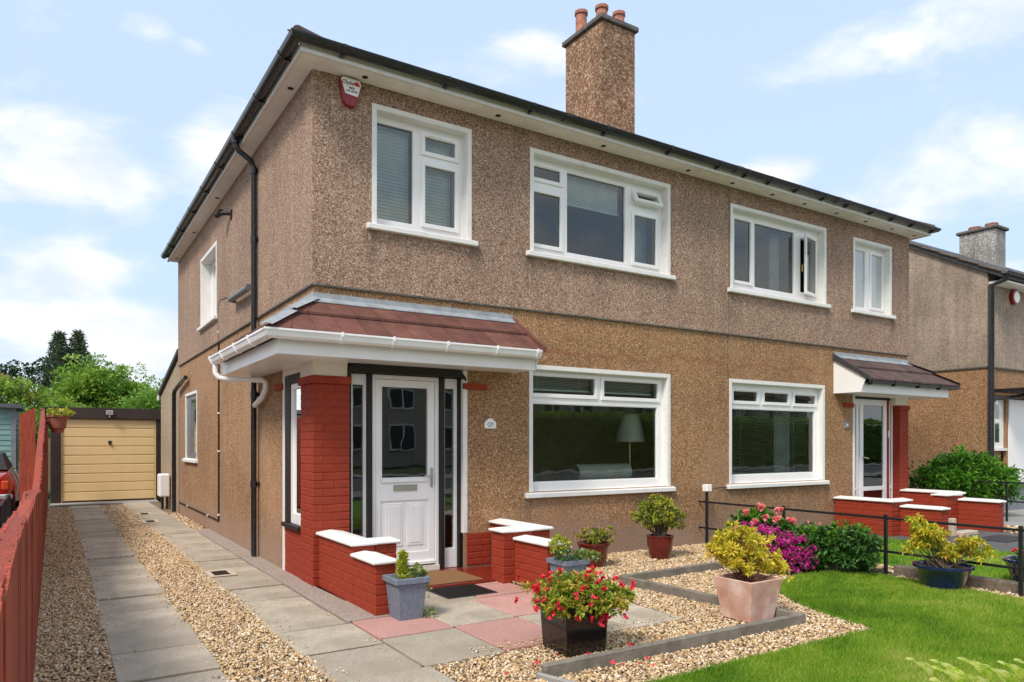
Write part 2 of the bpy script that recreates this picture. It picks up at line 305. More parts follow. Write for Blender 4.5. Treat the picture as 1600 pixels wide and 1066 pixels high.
# ---------------------------------------------------------------- helpers
def tag(o, label=None, cat=None, group=None, kind=None):
    if label: o['label'] = label
    if cat: o['category'] = cat
    if group: o['group'] = group
    if kind: o['kind'] = kind
    return o
def empty(name, loc, label, cat, group=None, rz=0):
    o = bpy.data.objects.new(name, None); COL.objects.link(o); o.location = loc; o.rotation_euler = (0, 0, rz)
    o.empty_display_size = .2; o['_w'] = list(loc); tag(o, label, cat, group); return o
def worldloc(o):
    while o.parent is not None: o = o.parent
    return Vector(o['_w']) if '_w' in o.keys() else Vector((0, 0, 0))
def link(name, me, m=None, parent=None):
    o = bpy.data.objects.new(name, me); COL.objects.link(o)
    if m is not None and not me.materials: me.materials.append(M[m] if isinstance(m, str) else m)
    if parent is not None: o.parent = parent
    return o
class MB:
    def __init__(s): s.v = []; s.f = []
    def poly(s, pts):
        i = len(s.v); s.v += [tuple(p) for p in pts]; s.f.append(tuple(range(i, i + len(pts)))); return s
    def box(s, x0, x1, y0, y1, z0, z1):
        if x0 > x1: x0, x1 = x1, x0
        if y0 > y1: y0, y1 = y1, y0
        if z0 > z1: z0, z1 = z1, z0
        i = len(s.v)
        s.v += [(x0, y0, z0), (x1, y0, z0), (x1, y1, z0), (x0, y1, z0), (x0, y0, z1), (x1, y0, z1), (x1, y1, z1), (x0, y1, z1)]
        s.f += [(i, i + 3, i + 2, i + 1), (i + 4, i + 5, i + 6, i + 7), (i, i + 1, i + 5, i + 4), (i + 1, i + 2, i + 6, i + 5), (i + 2, i + 3, i + 7, i + 6), (i + 3, i, i + 4, i + 7)]
        return s
    def prism(s, pts, d):      # closed planar outline extruded by vector d
        d = Vector(d); i = len(s.v); n = len(pts); P = [Vector(p) for p in pts]
        nrm = Vector((0, 0, 0))
        for a in range(n): nrm += P[a].cross(P[(a + 1) % n])
        if nrm.dot(d) > 0: P = P[::-1]
        s.v += [tuple(p) for p in P] + [tuple(p + d) for p in P]
        s.f.append(tuple(range(i, i + n))); s.f.append(tuple(range(i + 2 * n - 1, i + n - 1, -1)))
        for a in range(n):
            b = (a + 1) % n; s.f.append((i + b, i + a, i + n + a, i + n + b))
        return s
    def tube(s, pts, r, seg=10, cap=True):
        P = [Vector(p) for p in pts]; rs = r if isinstance(r, (list, tuple)) else [r] * len(P); rings = []
        prev = None
        for a, p in enumerate(P):
            t = (P[min(a + 1, len(P) - 1)] - P[max(a - 1, 0)]).normalized()
            ref = prev if prev is not None else (Vector((0, 0, 1)) if abs(t.z) < .9 else Vector((1, 0, 0)))
            x = t.cross(ref).normalized(); y = x.cross(t).normalized(); prev = y
            i = len(s.v)
            for q in range(seg):
                g = 2 * math.pi * q / seg; s.v.append(tuple(p + (x * math.cos(g) + y * math.sin(g)) * rs[a]))
            rings.append(i)
        for a in range(len(rings) - 1):
            i, j = rings[a], rings[a + 1]
            for q in range(seg): w = (q + 1) % seg; s.f.append((i + q, i + w, j + w, j + q))
        if cap:
            s.f.append(tuple(rings[0] + q for q in range(seg - 1, -1, -1))); s.f.append(tuple(rings[-1] + q for q in range(seg)))
        return s
    def lathe(s, prof, c=(0, 0, 0), seg=28, sq=None):    # prof [(r,z)...]; sq gives a square plan
        i0 = len(s.v); n = 4 if sq else seg
        for r, z in prof:
            for q in range(n):
                g = 2 * math.pi * (q + .5) / n if sq else 2 * math.pi * q / n
                rr = r * math.sqrt(2) if sq else r
                s.v.append((c[0] + rr * math.cos(g), c[1] + rr * math.sin(g), c[2] + z))
        for a in range(len(prof) - 1):
            for q in range(n):
                w = (q + 1) % n; i, j = i0 + a * n, i0 + (a + 1) * n
                s.f.append((i + q, i + w, j + w, j + q))
        s.f.append(tuple(i0 + q for q in range(n - 1, -1, -1)))
        return s
    def rot(s, ang, c):
        ca, sa = math.cos(ang), math.sin(ang)
        s.v = [(c[0] + (x - c[0]) * ca - (y - c[1]) * sa, c[1] + (x - c[0]) * sa + (y - c[1]) * ca, z) for x, y, z in s.v]; return s
    def build(s, name, m, parent=None, bev=0, smooth=False, origin=None):
        w = worldloc(parent) if parent is not None else Vector(origin or (0, 0, 0))
        me = bpy.data.meshes.new(name); me.from_pydata([(x - w.x, y - w.y, z - w.z) for x, y, z in s.v], [], s.f)
        if smooth:
            me.polygons.foreach_set('use_smooth', [True] * len(me.polygons))
        if len(s.f) > 5:
            bm = bmesh.new(); bm.from_mesh(me); bmesh.ops.recalc_face_normals(bm, faces=bm.faces[:]); bm.to_mesh(me); bm.free()
        me.update(); o = link(name, me, m, parent)
        if parent is None: o.location = w; o['_w'] = list(w)
        if bev:
            b = o.modifiers.new('bevel', 'BEVEL'); b.width = bev; b.segments = 1; b.limit_method = 'ANGLE'; b.angle_limit = R(40)
        if smooth:
            try:
                me.set_sharp_from_angle(angle=R(50))
            except Exception: pass
        return o
def B(name, m, parent, x0, x1, y0, y1, z0, z1, bev=0): return MB().box(x0, x1, y0, y1, z0, z1).build(name, m, parent, bev)
_brick = {}
def chamfer_mesh(dx, dy, dz, m, c=.004):
    key = (round(dx, 3), round(dy, 3), round(dz, 3), m)
    if key in _brick: return _brick[key]
    bm = bmesh.new(); bmesh.ops.create_cube(bm, size=1)
    for v in bm.verts: v.co = Vector((v.co.x * dx, v.co.y * dy, v.co.z * dz))
    bmesh.ops.bevel(bm, geom=bm.edges[:], offset=c, segments=1, affect='EDGES', profile=.5)
    me = bpy.data.meshes.new('brick'); bm.to_mesh(me); bm.free(); me.materials.append(M[m]); _brick[key] = me; return me
def piece(name, m, parent, x0, x1, y0, y1, z0, z1, c=.004, jit=0):
    me = chamfer_mesh(x1 - x0, y1 - y0, z1 - z0, m, c)
    o = bpy.data.objects.new(name, me); COL.objects.link(o); o.parent = parent
    w = worldloc(parent) if parent is not None else Vector((0, 0, 0))
    o.location = Vector(((x0 + x1) / 2, (y0 + y1) / 2, (z0 + z1) / 2)) - w
    if jit:
        o.location += Vector((random.uniform(-jit, jit), random.uniform(-jit, jit), 0)); o.rotation_euler = (random.uniform(-jit, jit) * .8, random.uniform(-jit, jit) * .8, random.uniform(-jit, jit))
    return o
def bricks(parent, x0, x1, y0, y1, z0, z1, m='red_brick_paint', course=.078, along='x', L=.22, two=False):
    """bricks standing 3-4 mm proud of a mortar core"""
    g = .0045
    MB().box(x0 + g, x1 - g, y0 + g, y1 - g, z0, z1 - .001).build('mortar', m, parent)
    n = max(1, round((z1 - z0) / course)); h = (z1 - z0) / n
    a0, a1 = (x0, x1) if along == 'x' else (y0, y1); b0, b1 = (y0, y1) if along == 'x' else (x0, x1)
    for k in range(n):
        cuts = [a0]; q = a0 + (L if k % 2 == 0 else L / 2)
        while q < a1 - .05: cuts.append(q); q += L
        cuts.append(a1)
        bc = [b0, b1]
        if two: mid = b0 + (b1 - b0) * (.36 if k % 2 else .62); bc = [b0, mid, b1]
        for i in range(len(cuts) - 1):
            for j in range(len(bc) - 1):
                u0, u1 = cuts[i] + (.005 if i else 0), cuts[i + 1] - (.005 if i < len(cuts) - 2 else 0)
                w0, w1 = bc[j] + (.005 if j else 0), bc[j + 1] - (.005 if j < len(bc) - 2 else 0)
                p = random.uniform(-.0015, .0015)
                zz0, zz1 = z0 + k * h + .004, z0 + (k + 1) * h - .005
                if along == 'x': piece('brick', m, parent, u0, u1, w0 - p, w1 + p, zz0, zz1, .005)
                else: piece('brick', m, parent, w0 - p, w1 + p, u0, u1, zz0, zz1, .005)
def numpy_mesh(name, V, F, m, parent=None, rnd=None, kind=None, smooth=False):
    """V (n,3) world coordinates, F (k,3 or 4) ints, rnd per-face value -> 'rnd' attribute"""
    w = worldloc(parent) if parent is not None else Vector((0, 0, 0))
    V = V - np.array(w)[None, :]; me = bpy.data.meshes.new(name); nv, nf, kk = len(V), len(F), F.shape[1]
    me.vertices.add(nv); me.vertices.foreach_set('co', V.astype(np.float32).ravel())
    me.loops.add(nf * kk); me.loops.foreach_set('vertex_index', F.astype(np.int32).ravel())
    me.polygons.add(nf); me.polygons.foreach_set('loop_start', np.arange(0, nf * kk, kk, dtype=np.int32))
    me.update(calc_edges=True); me.validate()
    if rnd is not None:
        a = me.attributes.new('rnd', 'FLOAT', 'FACE'); a.data.foreach_set('value', rnd.astype(np.float32))
    if smooth: me.polygons.foreach_set('use_smooth', np.ones(nf, dtype=bool))
    o = link(name, me, m, parent)
    if kind: o['kind'] = kind
    return o
def leaf_geo(P, D, size, asp=.45, fold=.25, droop=.0, shade=None):
    """P (n,3) leaf bases, D (n,3) pointing dirs, size (n,) -> diamond leaves folded on the midrib"""
    n = len(P); D = D / (np.linalg.norm(D, axis=1, keepdims=True) + 1e-9)
    A = RNG.normal(size=(n, 3)); A[:, 2] += 1.6
    Nn = np.cross(np.cross(D, A), D); Nn /= (np.linalg.norm(Nn, axis=1, keepdims=True) + 1e-9)
    Sd = np.cross(D, Nn); s = size[:, None]
    tip = P + D * s - np.array([0, 0, 1.])[None] * s * droop
    mid = P + D * s * .5
    l = mid + Sd * s * asp * .5 + Nn * s * fold * asp; r = mid - Sd * s * asp * .5 + Nn * s * fold * asp
    V = np.stack([P, l, tip, r], 1).reshape(-1, 3); b = np.arange(n)[:, None] * 4
    F = np.concatenate([b + np.array([[0, 2, 1]]), b + np.array([[0, 3, 2]])], 1).reshape(-1, 3)
    return V, F
def clump_points(blobs, n, shell=.55):
    """blobs: (cx,cy,cz,rx,ry,rz) ; points biased to the outer shell, plus outward direction"""
    B_ = np.array(blobs, float); vol = (B_[:, 3] * B_[:, 4] * B_[:, 5]) ** (2 / 3); k = RNG.choice(len(B_), n, p=vol / vol.sum())
    d = RNG.normal(size=(n, 3)); d /= np.linalg.norm(d, axis=1, keepdims=True)
    r = shell + (1 - shell) * RNG.random(n) ** .7; r *= 1 + .10 * RNG.normal(size=n)
    P = B_[k, :3] + d * B_[k, 3:] * r[:, None]; return P, d, k
def foliage(name, m, parent, blobs, n, size, asp=.45, shell=.5, up=.4, clumps=None, kind=None, svar=.35, droop=.1, zmin=None, rosette=0):
    if clumps:      # sub-clumps so light and dark groups and gaps appear
        cp, cdv, kk = clump_points(blobs, clumps, .45)
        rr = np.array([min(blobs[i][3:]) for i in kk]) * RNG.uniform(.16, .42, clumps)
        bl = [(p[0], p[1], p[2], r * 1.25, r * 1.25, r * .8) for p, r in zip(cp, rr)]
        tone = RNG.uniform(-.28, .28, clumps); P, d, k = clump_points(bl, n, .25); t = tone[k]
    else: P, d, k = clump_points(blobs, n, shell); t = np.zeros(n)
    if rosette:
        q = n // rosette; P = np.repeat(P[:q], rosette, 0); d = np.repeat(d[:q], rosette, 0); t = np.repeat(t[:q], rosette)
        n = len(P); d = d * .55 + RNG.normal(size=(n, 3)) * .62; d[:, 2] += .1
    if zmin is not None: P[:, 2] = np.maximum(P[:, 2], zmin + .01)
    D = d + RNG.normal(size=(n, 3)) * (.2 if rosette else .55); D[:, 2] += up
    V, F = leaf_geo(P, D, size * (1 + svar * RNG.normal(size=n)).clip(.45, 1.8), asp, droop=droop)
    rv = np.clip(RNG.normal(.5, .2, n) + t, 0, 1); return numpy_mesh(name, V, F, m, parent, np.repeat(rv, 2), kind)
def petals(P, D, size, m, name, parent, n=6):
    """open flowers: a ring of petals round each point"""
    q = len(P); P = np.repeat(P, n, 0); D = np.repeat(D, n, 0); D = D / np.linalg.norm(D, axis=1, keepdims=True)
    d = D * .7 + RNG.normal(size=(q * n, 3)) * .62
    V, F = leaf_geo(P, d, size * RNG.uniform(.7, 1.15, q * n), .95, fold=.2); return numpy_mesh(name, V, F, m, parent, np.repeat(RNG.random(q * n), 2))
def flower_obj(parent, loc, d, size, m, n=9):
    V, F = leaf_geo(np.zeros((n, 3)), np.array(d)[None] * .8 + RNG.normal(size=(n, 3)) * .75, size * RNG.uniform(.7, 1.1, n), .95, fold=.2)
    key = (m, random.randrange(4)); 
    if key not in _brick:
        me = bpy.data.meshes.new('flower'); me.from_pydata([tuple(v) for v in V], [], [tuple(int(a) for a in f) for f in F])
        a = me.attributes.new('rnd', 'FLOAT', 'FACE'); a.data.foreach_set('value', np.repeat(RNG.random(n), 2).astype(np.float32)); me.materials.append(M[m]); _brick[key] = me
    o = bpy.data.objects.new('flower', _brick[key]); COL.objects.link(o); o.parent = parent
    w = worldloc(parent); o.location = Vector(loc) - w; o.rotation_euler = (random.uniform(-.4, .4), random.uniform(-.4, .4), random.uniform(0, 6)); return o
# ================================================================ SETTING
def sheet(name, m, pts, z, thick=0, kind='structure', bev=0):
    mb = MB()
    if thick: mb.prism([(x, y, z - thick) for x, y in pts], (0, 0, thick))
    else: mb.poly([(x, y, z) for x, y in pts])
    o = mb.build(name, m, bev=bev); o['kind'] = kind; return o
sheet('ground', 'ground_soil', [(-300, -300), (400, -300), (400, 400), (-300, 400)], -.06)
sheet('road', 'asphalt', [(-60, -19.5), (90, -19.5), (90, -12.5), (-60, -12.5)], -.05)
sheet('pavement', 'pavement_grey', [(-60, -12.5), (90, -12.5), (90, -10.2), (-60, -10.2)], .02, .1)
sheet('far_pavement', 'pavement_grey', [(-60, -21.8), (90, -21.8), (90, -19.5), (-60, -19.5)], .02, .1)
gb = MB()
GRAVEL = {'A': (-2.24, -1.80, -6.9, 11.6), 'B': (-1.28, -.72, -6.9, 11.7), 'B2': (-.22, -.01, 5.2, 8.9)}
sheet('gravel_bed', 'gravel_bed', [(-2.3, -9), (5.6, -9), (5.6, .1), (0.02, .1), (0.02, 12.6), (-2.3, 12.6)], -.03)
# driveway slabs
drive = MB().box(-1.80, -1.27, -6.9, 11.9, -.08, -.012).box(-.76, -.25, -6.9, 12.3, -.08, -.012).build('driveway', 'soil'); drive['kind'] = 'structure'
LJ = [11.85, 11.0, 10.22, 9.2, 8.3, 7.37, 6.21, 5.39, 4.24, 3.12, 2.44, 1.78, 1.11, .46, -.19, -.85, -1.53, -2.2, -2.86, -3.5, -4.15, -4.8, -5.5, -6.2, -6.9]
for a, b in zip(LJ[:-1], LJ[1:]):
    o = piece('paving_slab', 'slab_grey', drive, -1.82 + random.uniform(-.012, .012), -1.265 + random.uniform(-.012, .012), b + .018, a - .018, -.045, .0 + random.uniform(-.008, .006), .006); o.rotation_euler = (random.uniform(-.006, .006), random.uniform(-.006, .006), random.uniform(-.008, .008))
RJ = [12.4, 11.3, 10.3, 9.3, 8.3, 7.2, 6.07, 5.3, 4.4, 3.56, 2.85, 2.22, 1.6, 1.0, .29, -.33, -1.07, -1.55, -2.21, -2.86]
for a, b in zip(RJ[:-1], RJ[1:]):
    o = piece('paving_slab', 'slab_grey', drive, -.765 + random.uniform(-.012, .012), -.215 if a > -1.1 else -.185, b + .017, a - .017, -.045, .0 + random.uniform(-.006, .005), .006); o.rotation_euler = (random.uniform(-.005, .005), random.uniform(-.005, .005), random.uniform(-.006, .006))
piece('threshold', 'pavement_grey', drive, -2.2, .02, 12.2, 12.88, -.05, .004, .006)
pth = MB().box(-.74, -.16, -6.9, -2.8, -.08, -.012).box(-.15, .42, -2.8, -1.56, -.08, -.012).box(.45, 1.6, -2.79, -.78, -.08, -.012).box(1.6, 2.08, -2.79, -2.04, -.08, -.012).build('garden_path', 'soil'); pth['kind'] = 'structure'
# slabs: columns and rows as laid
def slab(x0, x1, y0, y1, m): 
    o = piece('paving_slab', m, pth, x0 + .004, x1 - .004, y0 + .004, y1 - .004, -.045, random.uniform(-.003, .003) + .001, .006); o.rotation_euler = (random.uniform(-.004, .004), random.uniform(-.004, .004), random.uniform(-.004, .004))
slab(.44, 1.10, -1.33, -.74, 'slab_grey'); slab(1.11, 1.72, -1.29, -.74, 'slab_pink')
slab(-.17, .43, -2.10, -1.52, 'slab_pink'); slab(.44, 1.01, -2.06, -1.345, 'slab_grey'); slab(1.02, 1.64, -2.05, -1.30, 'slab_pink')
slab(-.17, .43, -2.84, -2.12, 'slab_grey'); slab(.44, 1.01, -2.81, -2.08, 'slab_pink'); slab(1.02, 1.56, -2.83, -2.07, 'slab_grey'); slab(1.57, 2.12, -2.83, -2.0, 'slab_grey')
slab(1.65, 2.15, -1.99, -1.5, 'slab_grey')
y = -2.86
for i in range(6):
    slab(-.76, -.14, y - .70, y, 'slab_grey'); y -= .71
cs = MB()
ys = [8.9, 7.0, 5.2, 3.4, 1.6, .4, -.5, -1.2, -1.56]
top = [(-.02, .0, .004)]
cs.prism([(-.205, 5.6, -.05), (-.195, -1.50, -.05), (.28, -1.50, -.05), (.22, -.9, -.05), (.04, -.8, -.05), (0.01, .02, -.05), (.01, 5.6, -.05)], (0, 0, .058))
o = cs.build('concrete_strip', 'concrete_strip', bev=.006); o['kind'] = 'structure'
# lawns
LAWN = [(.3, -3.88), (1.5, -3.86), (3.10, -3.88), (3.13, -3.70), (3.22, -3.3), (3.34, -3.02), (3.60, -2.62), (3.95, -2.36), (4.45, -2.20), (4.92, -2.24), (5.20, -2.62), (5.16, -3.4), (5.10, -4.0), (5.05, -4.6), (5.0, -9), (.3, -9)]
sheet('lawn', 'lawn_base', LAWN, .012, .06)
LAWN2 = [(5.95, -.95), (8.05, -.95), (8.1, -9), (5.85, -9)]
sheet('neighbour_lawn', 'lawn_base', LAWN2, .012, .06)
sheet('neighbour_path', 'asphalt', [(8.08, -.4), (10.35, -.4), (10.5, -9.5), (8.13, -9.5)], .006, .05)
sheet('planting_bed', 'soil', [(5.62, 0), (8.6, 0), (8.6, -.95), (5.62, -.95)], -.012)
sheet('border_soil', 'soil', [(4.5, -2.2), (4.95, -2.28), (5.25, -2.66), (5.4, -2.6), (5.4, -1.2), (4.4, -1.1), (4.3, -1.9)], .012)
sheet('shared_driveway', 'pavement_grey', [(11.6, 8), (30, 8), (30, -9.5), (11.6, -9.5)], .004, .05)
sheet('neighbour_gravel', 'gravel_bed', [(10.4, 3), (11.6, 3), (11.6, -9.5), (10.5, -9.5)], -.03)
# pebbles
def in_poly(x, y, poly):
    c = np.zeros(len(x), bool); n = len(poly); j = n - 1
    for i in range(n):
        xi, yi = poly[i]; xj, yj = poly[j]
        c ^= ((yi > y) != (yj > y)) & (x < (xj - xi) * (y - yi) / (yj - yi + 1e-12) + xi); j = i
    return c
CAM = np.array([-2.141, -6.94])
FWD = np.array([math.sin(R(32.589)), math.cos(R(32.589))]); RGT = np.array([FWD[1], -FWD[0]])
def visible(x, y, margin=.5):
    dx, dy = x - CAM[0], y - CAM[1]; f = dx * FWD[0] + dy * FWD[1]; r = dx * RGT[0] + dy * RGT[1]
    return (f > 1.2) & (np.abs(r) < f * .74 + margin), f
ico = bmesh.new(); bmesh.ops.create_icosphere(ico, subdivisions=1, radius=1); IV = np.array([v.co[:] for v in ico.verts]); IF = np.array([[v.index for v in f.verts] for f in ico.faces]); ico.free()
def pebble_mesh(name, x, y, z, size, m='pebbles'):
    n = len(x); Q = RNG.normal(size=(n, 3, 3)); 
    a = Q[:, 0] / np.linalg.norm(Q[:, 0], axis=1, keepdims=True); b = Q[:, 1] - (Q[:, 1] * a).sum(1, keepdims=True) * a; b /= np.linalg.norm(b, axis=1, keepdims=True); c = np.cross(a, b)
    Rm = np.stack([a, b, c], 2); sc = size[:, None] * np.stack([RNG.uniform(.8, 1.3, n), RNG.uniform(.6, 1, n), RNG.uniform(.42, .75, n)], 1)
    V = IV[None] * (1 + RNG.normal(size=(n, len(IV), 1)) * .13); V = V * sc[:, None]; V = np.einsum('nij,nkj->nki', Rm, V); V[:, :, 2] *= .8
    V += np.stack([x, y, z], 1)[:, None]; F = (IF[None] + (np.arange(n) * len(IV))[:, None, None]).reshape(-1, 3)
    o = numpy_mesh(name, V.reshape(-1, 3), F, m, None, np.repeat(RNG.random(n), len(IF)), 'stuff'); o['label'] = 'honey coloured gravel chips'; return o
STEP = [(.26, .1), (.26, -.74), (1.99, -.74), (1.99, .1)]
FRONT = [(-.13, -2.88), (-.13, -3.9), (.3, -3.9)] + [(x, y) for x, y in LAWN[1:11]] + [(5.2, -2.7), (5.2, -1.9), (5.55, -1.9), (5.58, -.0), (.5, -.0), (.3, -1.45), (.45, -1.5)]
def scatter(poly_or_rect, dens, size, zbase=-.018):
    if isinstance(poly_or_rect, tuple): x0, x1, y0, y1 = poly_or_rect; poly = [(x0, y0), (x1, y0), (x1, y1), (x0, y1)]
    else: poly = poly_or_rect; xs, ys_ = zip(*poly); x0, x1, y0, y1 = min(xs), max(xs), min(ys_), max(ys_)
    n = int((x1 - x0) * (y1 - y0) * dens); x = RNG.uniform(x0, x1, n); y = RNG.uniform(y0, y1, n); k = in_poly(x, y, poly); vis, f = visible(x, y)
    keep = k & vis; 
    # farther away fewer, larger chips
    pr = np.clip(7.0 / np.maximum(f, 1), .12, 1) ** 1.6; keep &= RNG.random(n) < pr
    x, y, f = x[keep], y[keep], f[keep]; s = size * RNG.uniform(.5, 1.5, len(x)) * np.clip(f / 7.0, 1, 1.9) ** .7
    print('pebbles', len(x)); return x, y, zbase + RNG.uniform(0, .016, len(x)), s
parts = [scatter(GRAVEL['A'], 4600, .0100), scatter(GRAVEL['B'], 4600, .0100), scatter(GRAVEL['B2'], 2400, .012)]
fx, fy, fz, fs = scatter(FRONT, 4400, .0102)
blk = in_poly(fx, fy, STEP)
for (a, b, c, d) in [(-.2, .44, -2.85, -1.45), (.43, 1.02, -2.83, -.88), (1.01, 1.65, -2.84, -1.29), (1.1, 1.73, -1.3, -.85), (1.55, 2.13, -2.84, -1.99), (1.63, 2.15, -2.0, -1.5), (0, .27, -1.5, 0)]:
    blk |= (fx > a) & (fx < b) & (fy > c) & (fy < d)
k = ~blk; fx, fy, fz, fs = fx[k], fy[k], fz[k], fs[k]
fz += .02 * (fy > -1.3) * (fx > 1.7); parts.append((fx, fy, fz, fs))
parts.append(scatter((5.62, 5.93, -6, -.95), 1500, .016)); parts.append(scatter((5.12, 5.42, -6, -2.72), 1500, .015)); parts.append(scatter((10.5, 11.6, -6, 2), 260, .03))
# strays kicked on to the slabs
n = 420; e_ = RNG.choice([-1.79, -1.29, -.74, -.22, -.74, -1.29], n); sx_ = e_ + np.where(np.isin(e_, [-1.29]), -1, 1) * np.where(e_ == -.22, -1, 1) * np.abs(RNG.normal(0, .06, n)); sy_ = RNG.uniform(-4, 9, n)
n2_ = 160; sx_ = np.concatenate([sx_, RNG.uniform(.2, 2.1, n2_)]); sy_ = np.concatenate([sy_, -2.80 + np.abs(RNG.normal(0, .06, n2_))]); parts.append((sx_, sy_, np.full(n + n2_, .008), RNG.uniform(.005, .011, n + n2_)))
X = [np.concatenate([p[i] for p in parts]) for i in range(4)]
pebble_mesh('gravel', *X)
# fallen dark bits and leaf litter on the gravel
n = 260; x = RNG.uniform(-2.2, -.8, n); y = RNG.uniform(-4, 8, n); kk = (x < -1.82) | (x > -1.26); x, y = x[kk], y[kk]
V, F = leaf_geo(np.stack([x, y, np.full(len(x), .004)], 1), np.stack([RNG.normal(size=len(x)), RNG.normal(size=len(x)), RNG.uniform(0, .3, len(x))], 1), RNG.uniform(.012, .03, len(x)), .6)
o = numpy_mesh('leaf_litter', V, F, 'soil', None, None, 'stuff'); o['label'] = 'dark leaf litter on the gravel strips'
# grass
def grass(name, poly, dens, h):
    xs, ys_ = zip(*poly); x0, x1, y0, y1 = min(xs), max(xs), max(min(ys_), -6.6), max(ys_)
    n = int((x1 - x0) * (y1 - y0) * dens); x = RNG.uniform(x0, x1, n); y = RNG.uniform(y0, y1, n); k = in_poly(x, y, poly); vis, f = visible(x, y, .2)
    x = x + RNG.normal(0, .018, n) * (RNG.random(n) < .5); y = y + RNG.normal(0, .018, n) * (RNG.random(n) < .5)
    k &= vis & (RNG.random(n) < np.clip((4.5 / np.maximum(f, 1)), .1, 1) ** 1.3); x, y, f = x[k], y[k], f[k]; n = len(x)
    hh = h * RNG.uniform(.55, 1.25, n); wd = .0016 * np.clip(f / 3.2, 1, 4.0); a = RNG.uniform(0, math.pi, n)
    lean = RNG.normal(size=(n, 2)) * .42 + np.array([.15, -.1]); b = np.stack([x, y, np.full(n, .008)], 1)
    sdv = np.stack([np.cos(a), np.sin(a), np.zeros(n)], 1) * wd[:, None]
    tip = b + np.stack([lean[:, 0] * hh, lean[:, 1] * hh, hh], 1)
    V = np.stack([b - sdv, b + sdv, tip], 1).reshape(-1, 3); F = np.arange(n * 3).reshape(-1, 3)
    tone = np.sin(x * 2.1 + y * .6) * .12 + np.sin(x * .9 - y * 2.3 + 1) * .12 + np.sin(x * 5.3 + 2 * np.sin(y * 3.7)) * .10 + np.sin(x * 11 + 3 * np.sin(y * 8.3)) * np.sin(y * 9) * .10
    o = numpy_mesh(name, V, F, 'grass_blade', None, np.clip(RNG.normal(.45, .2, n) + tone, 0, 1), 'stuff'); return o
grass('grass', LAWN, 26000, .034)['label'] = 'short bright green lawn grass'
grass('grass', LAWN2, 6000, .05)['label'] = 'green grass of the lawn beyond the railing'
# ================================================================ THE HOUSE
HOUSE = empty('semi_detached_house', (0, 0, 0), 'pair of joined two storey houses in brown pebbledash with white windows and a tall chimney', 'house')
H = HOUSE
FR = lambda u, d, z: (u, d, z)          # front wall: u runs along x, d goes inward
SD = lambda u, d, z: (d, u, z)          # side wall
def wall_face(name, m, parent, mp, u0, u1, z0, z1, ops, d0=0.0, dep=.14):
    us = sorted({u0, u1, *[o[0] for o in ops], *[o[1] for o in ops]}); zs = sorted({z0, z1, *[o[2] for o in ops], *[o[3] for o in ops]})
    us = [u for u in us if u0 <= u <= u1]; zs = [z for z in zs if z0 <= z <= z1]; mb = MB()
    for a, b in zip(us[:-1], us[1:]):
        for c, d in zip(zs[:-1], zs[1:]):
            if any(o[0] <= (a + b) / 2 <= o[1] and o[2] <= (c + d) / 2 <= o[3] for o in ops): continue
            mb.poly([mp(a, d0, c), mp(b, d0, c), mp(b, d0, d), mp(a, d0, d)])
    for a, b, c, d in ops:
        for p, q in (((a, c), (b, c)), ((b, c), (b, d)), ((b, d), (a, d)), ((a, d), (a, c))):
            mb.poly([mp(p[0], d0, p[1]), mp(q[0], d0, q[1]), mp(q[0], d0 + dep, q[1]), mp(p[0], d0 + dep, p[1])])
    return mb.build(name, m, parent)
def mbox(mb, mp, u0, u1, d0, d1, z0, z1):
    a, b = mp(u0, d0, z0), mp(u1, d1, z1); return mb.box(a[0], b[0], a[1], b[1], a[2], b[2])
def sash_parts(g, w=.055):     # bars round a glass rect
    a, b, c, d = g; return [(a - w, a, c - w, d + w), (b, b + w, c - w, d + w), (a, b, c - w, c), (a, b, d, d + w)]
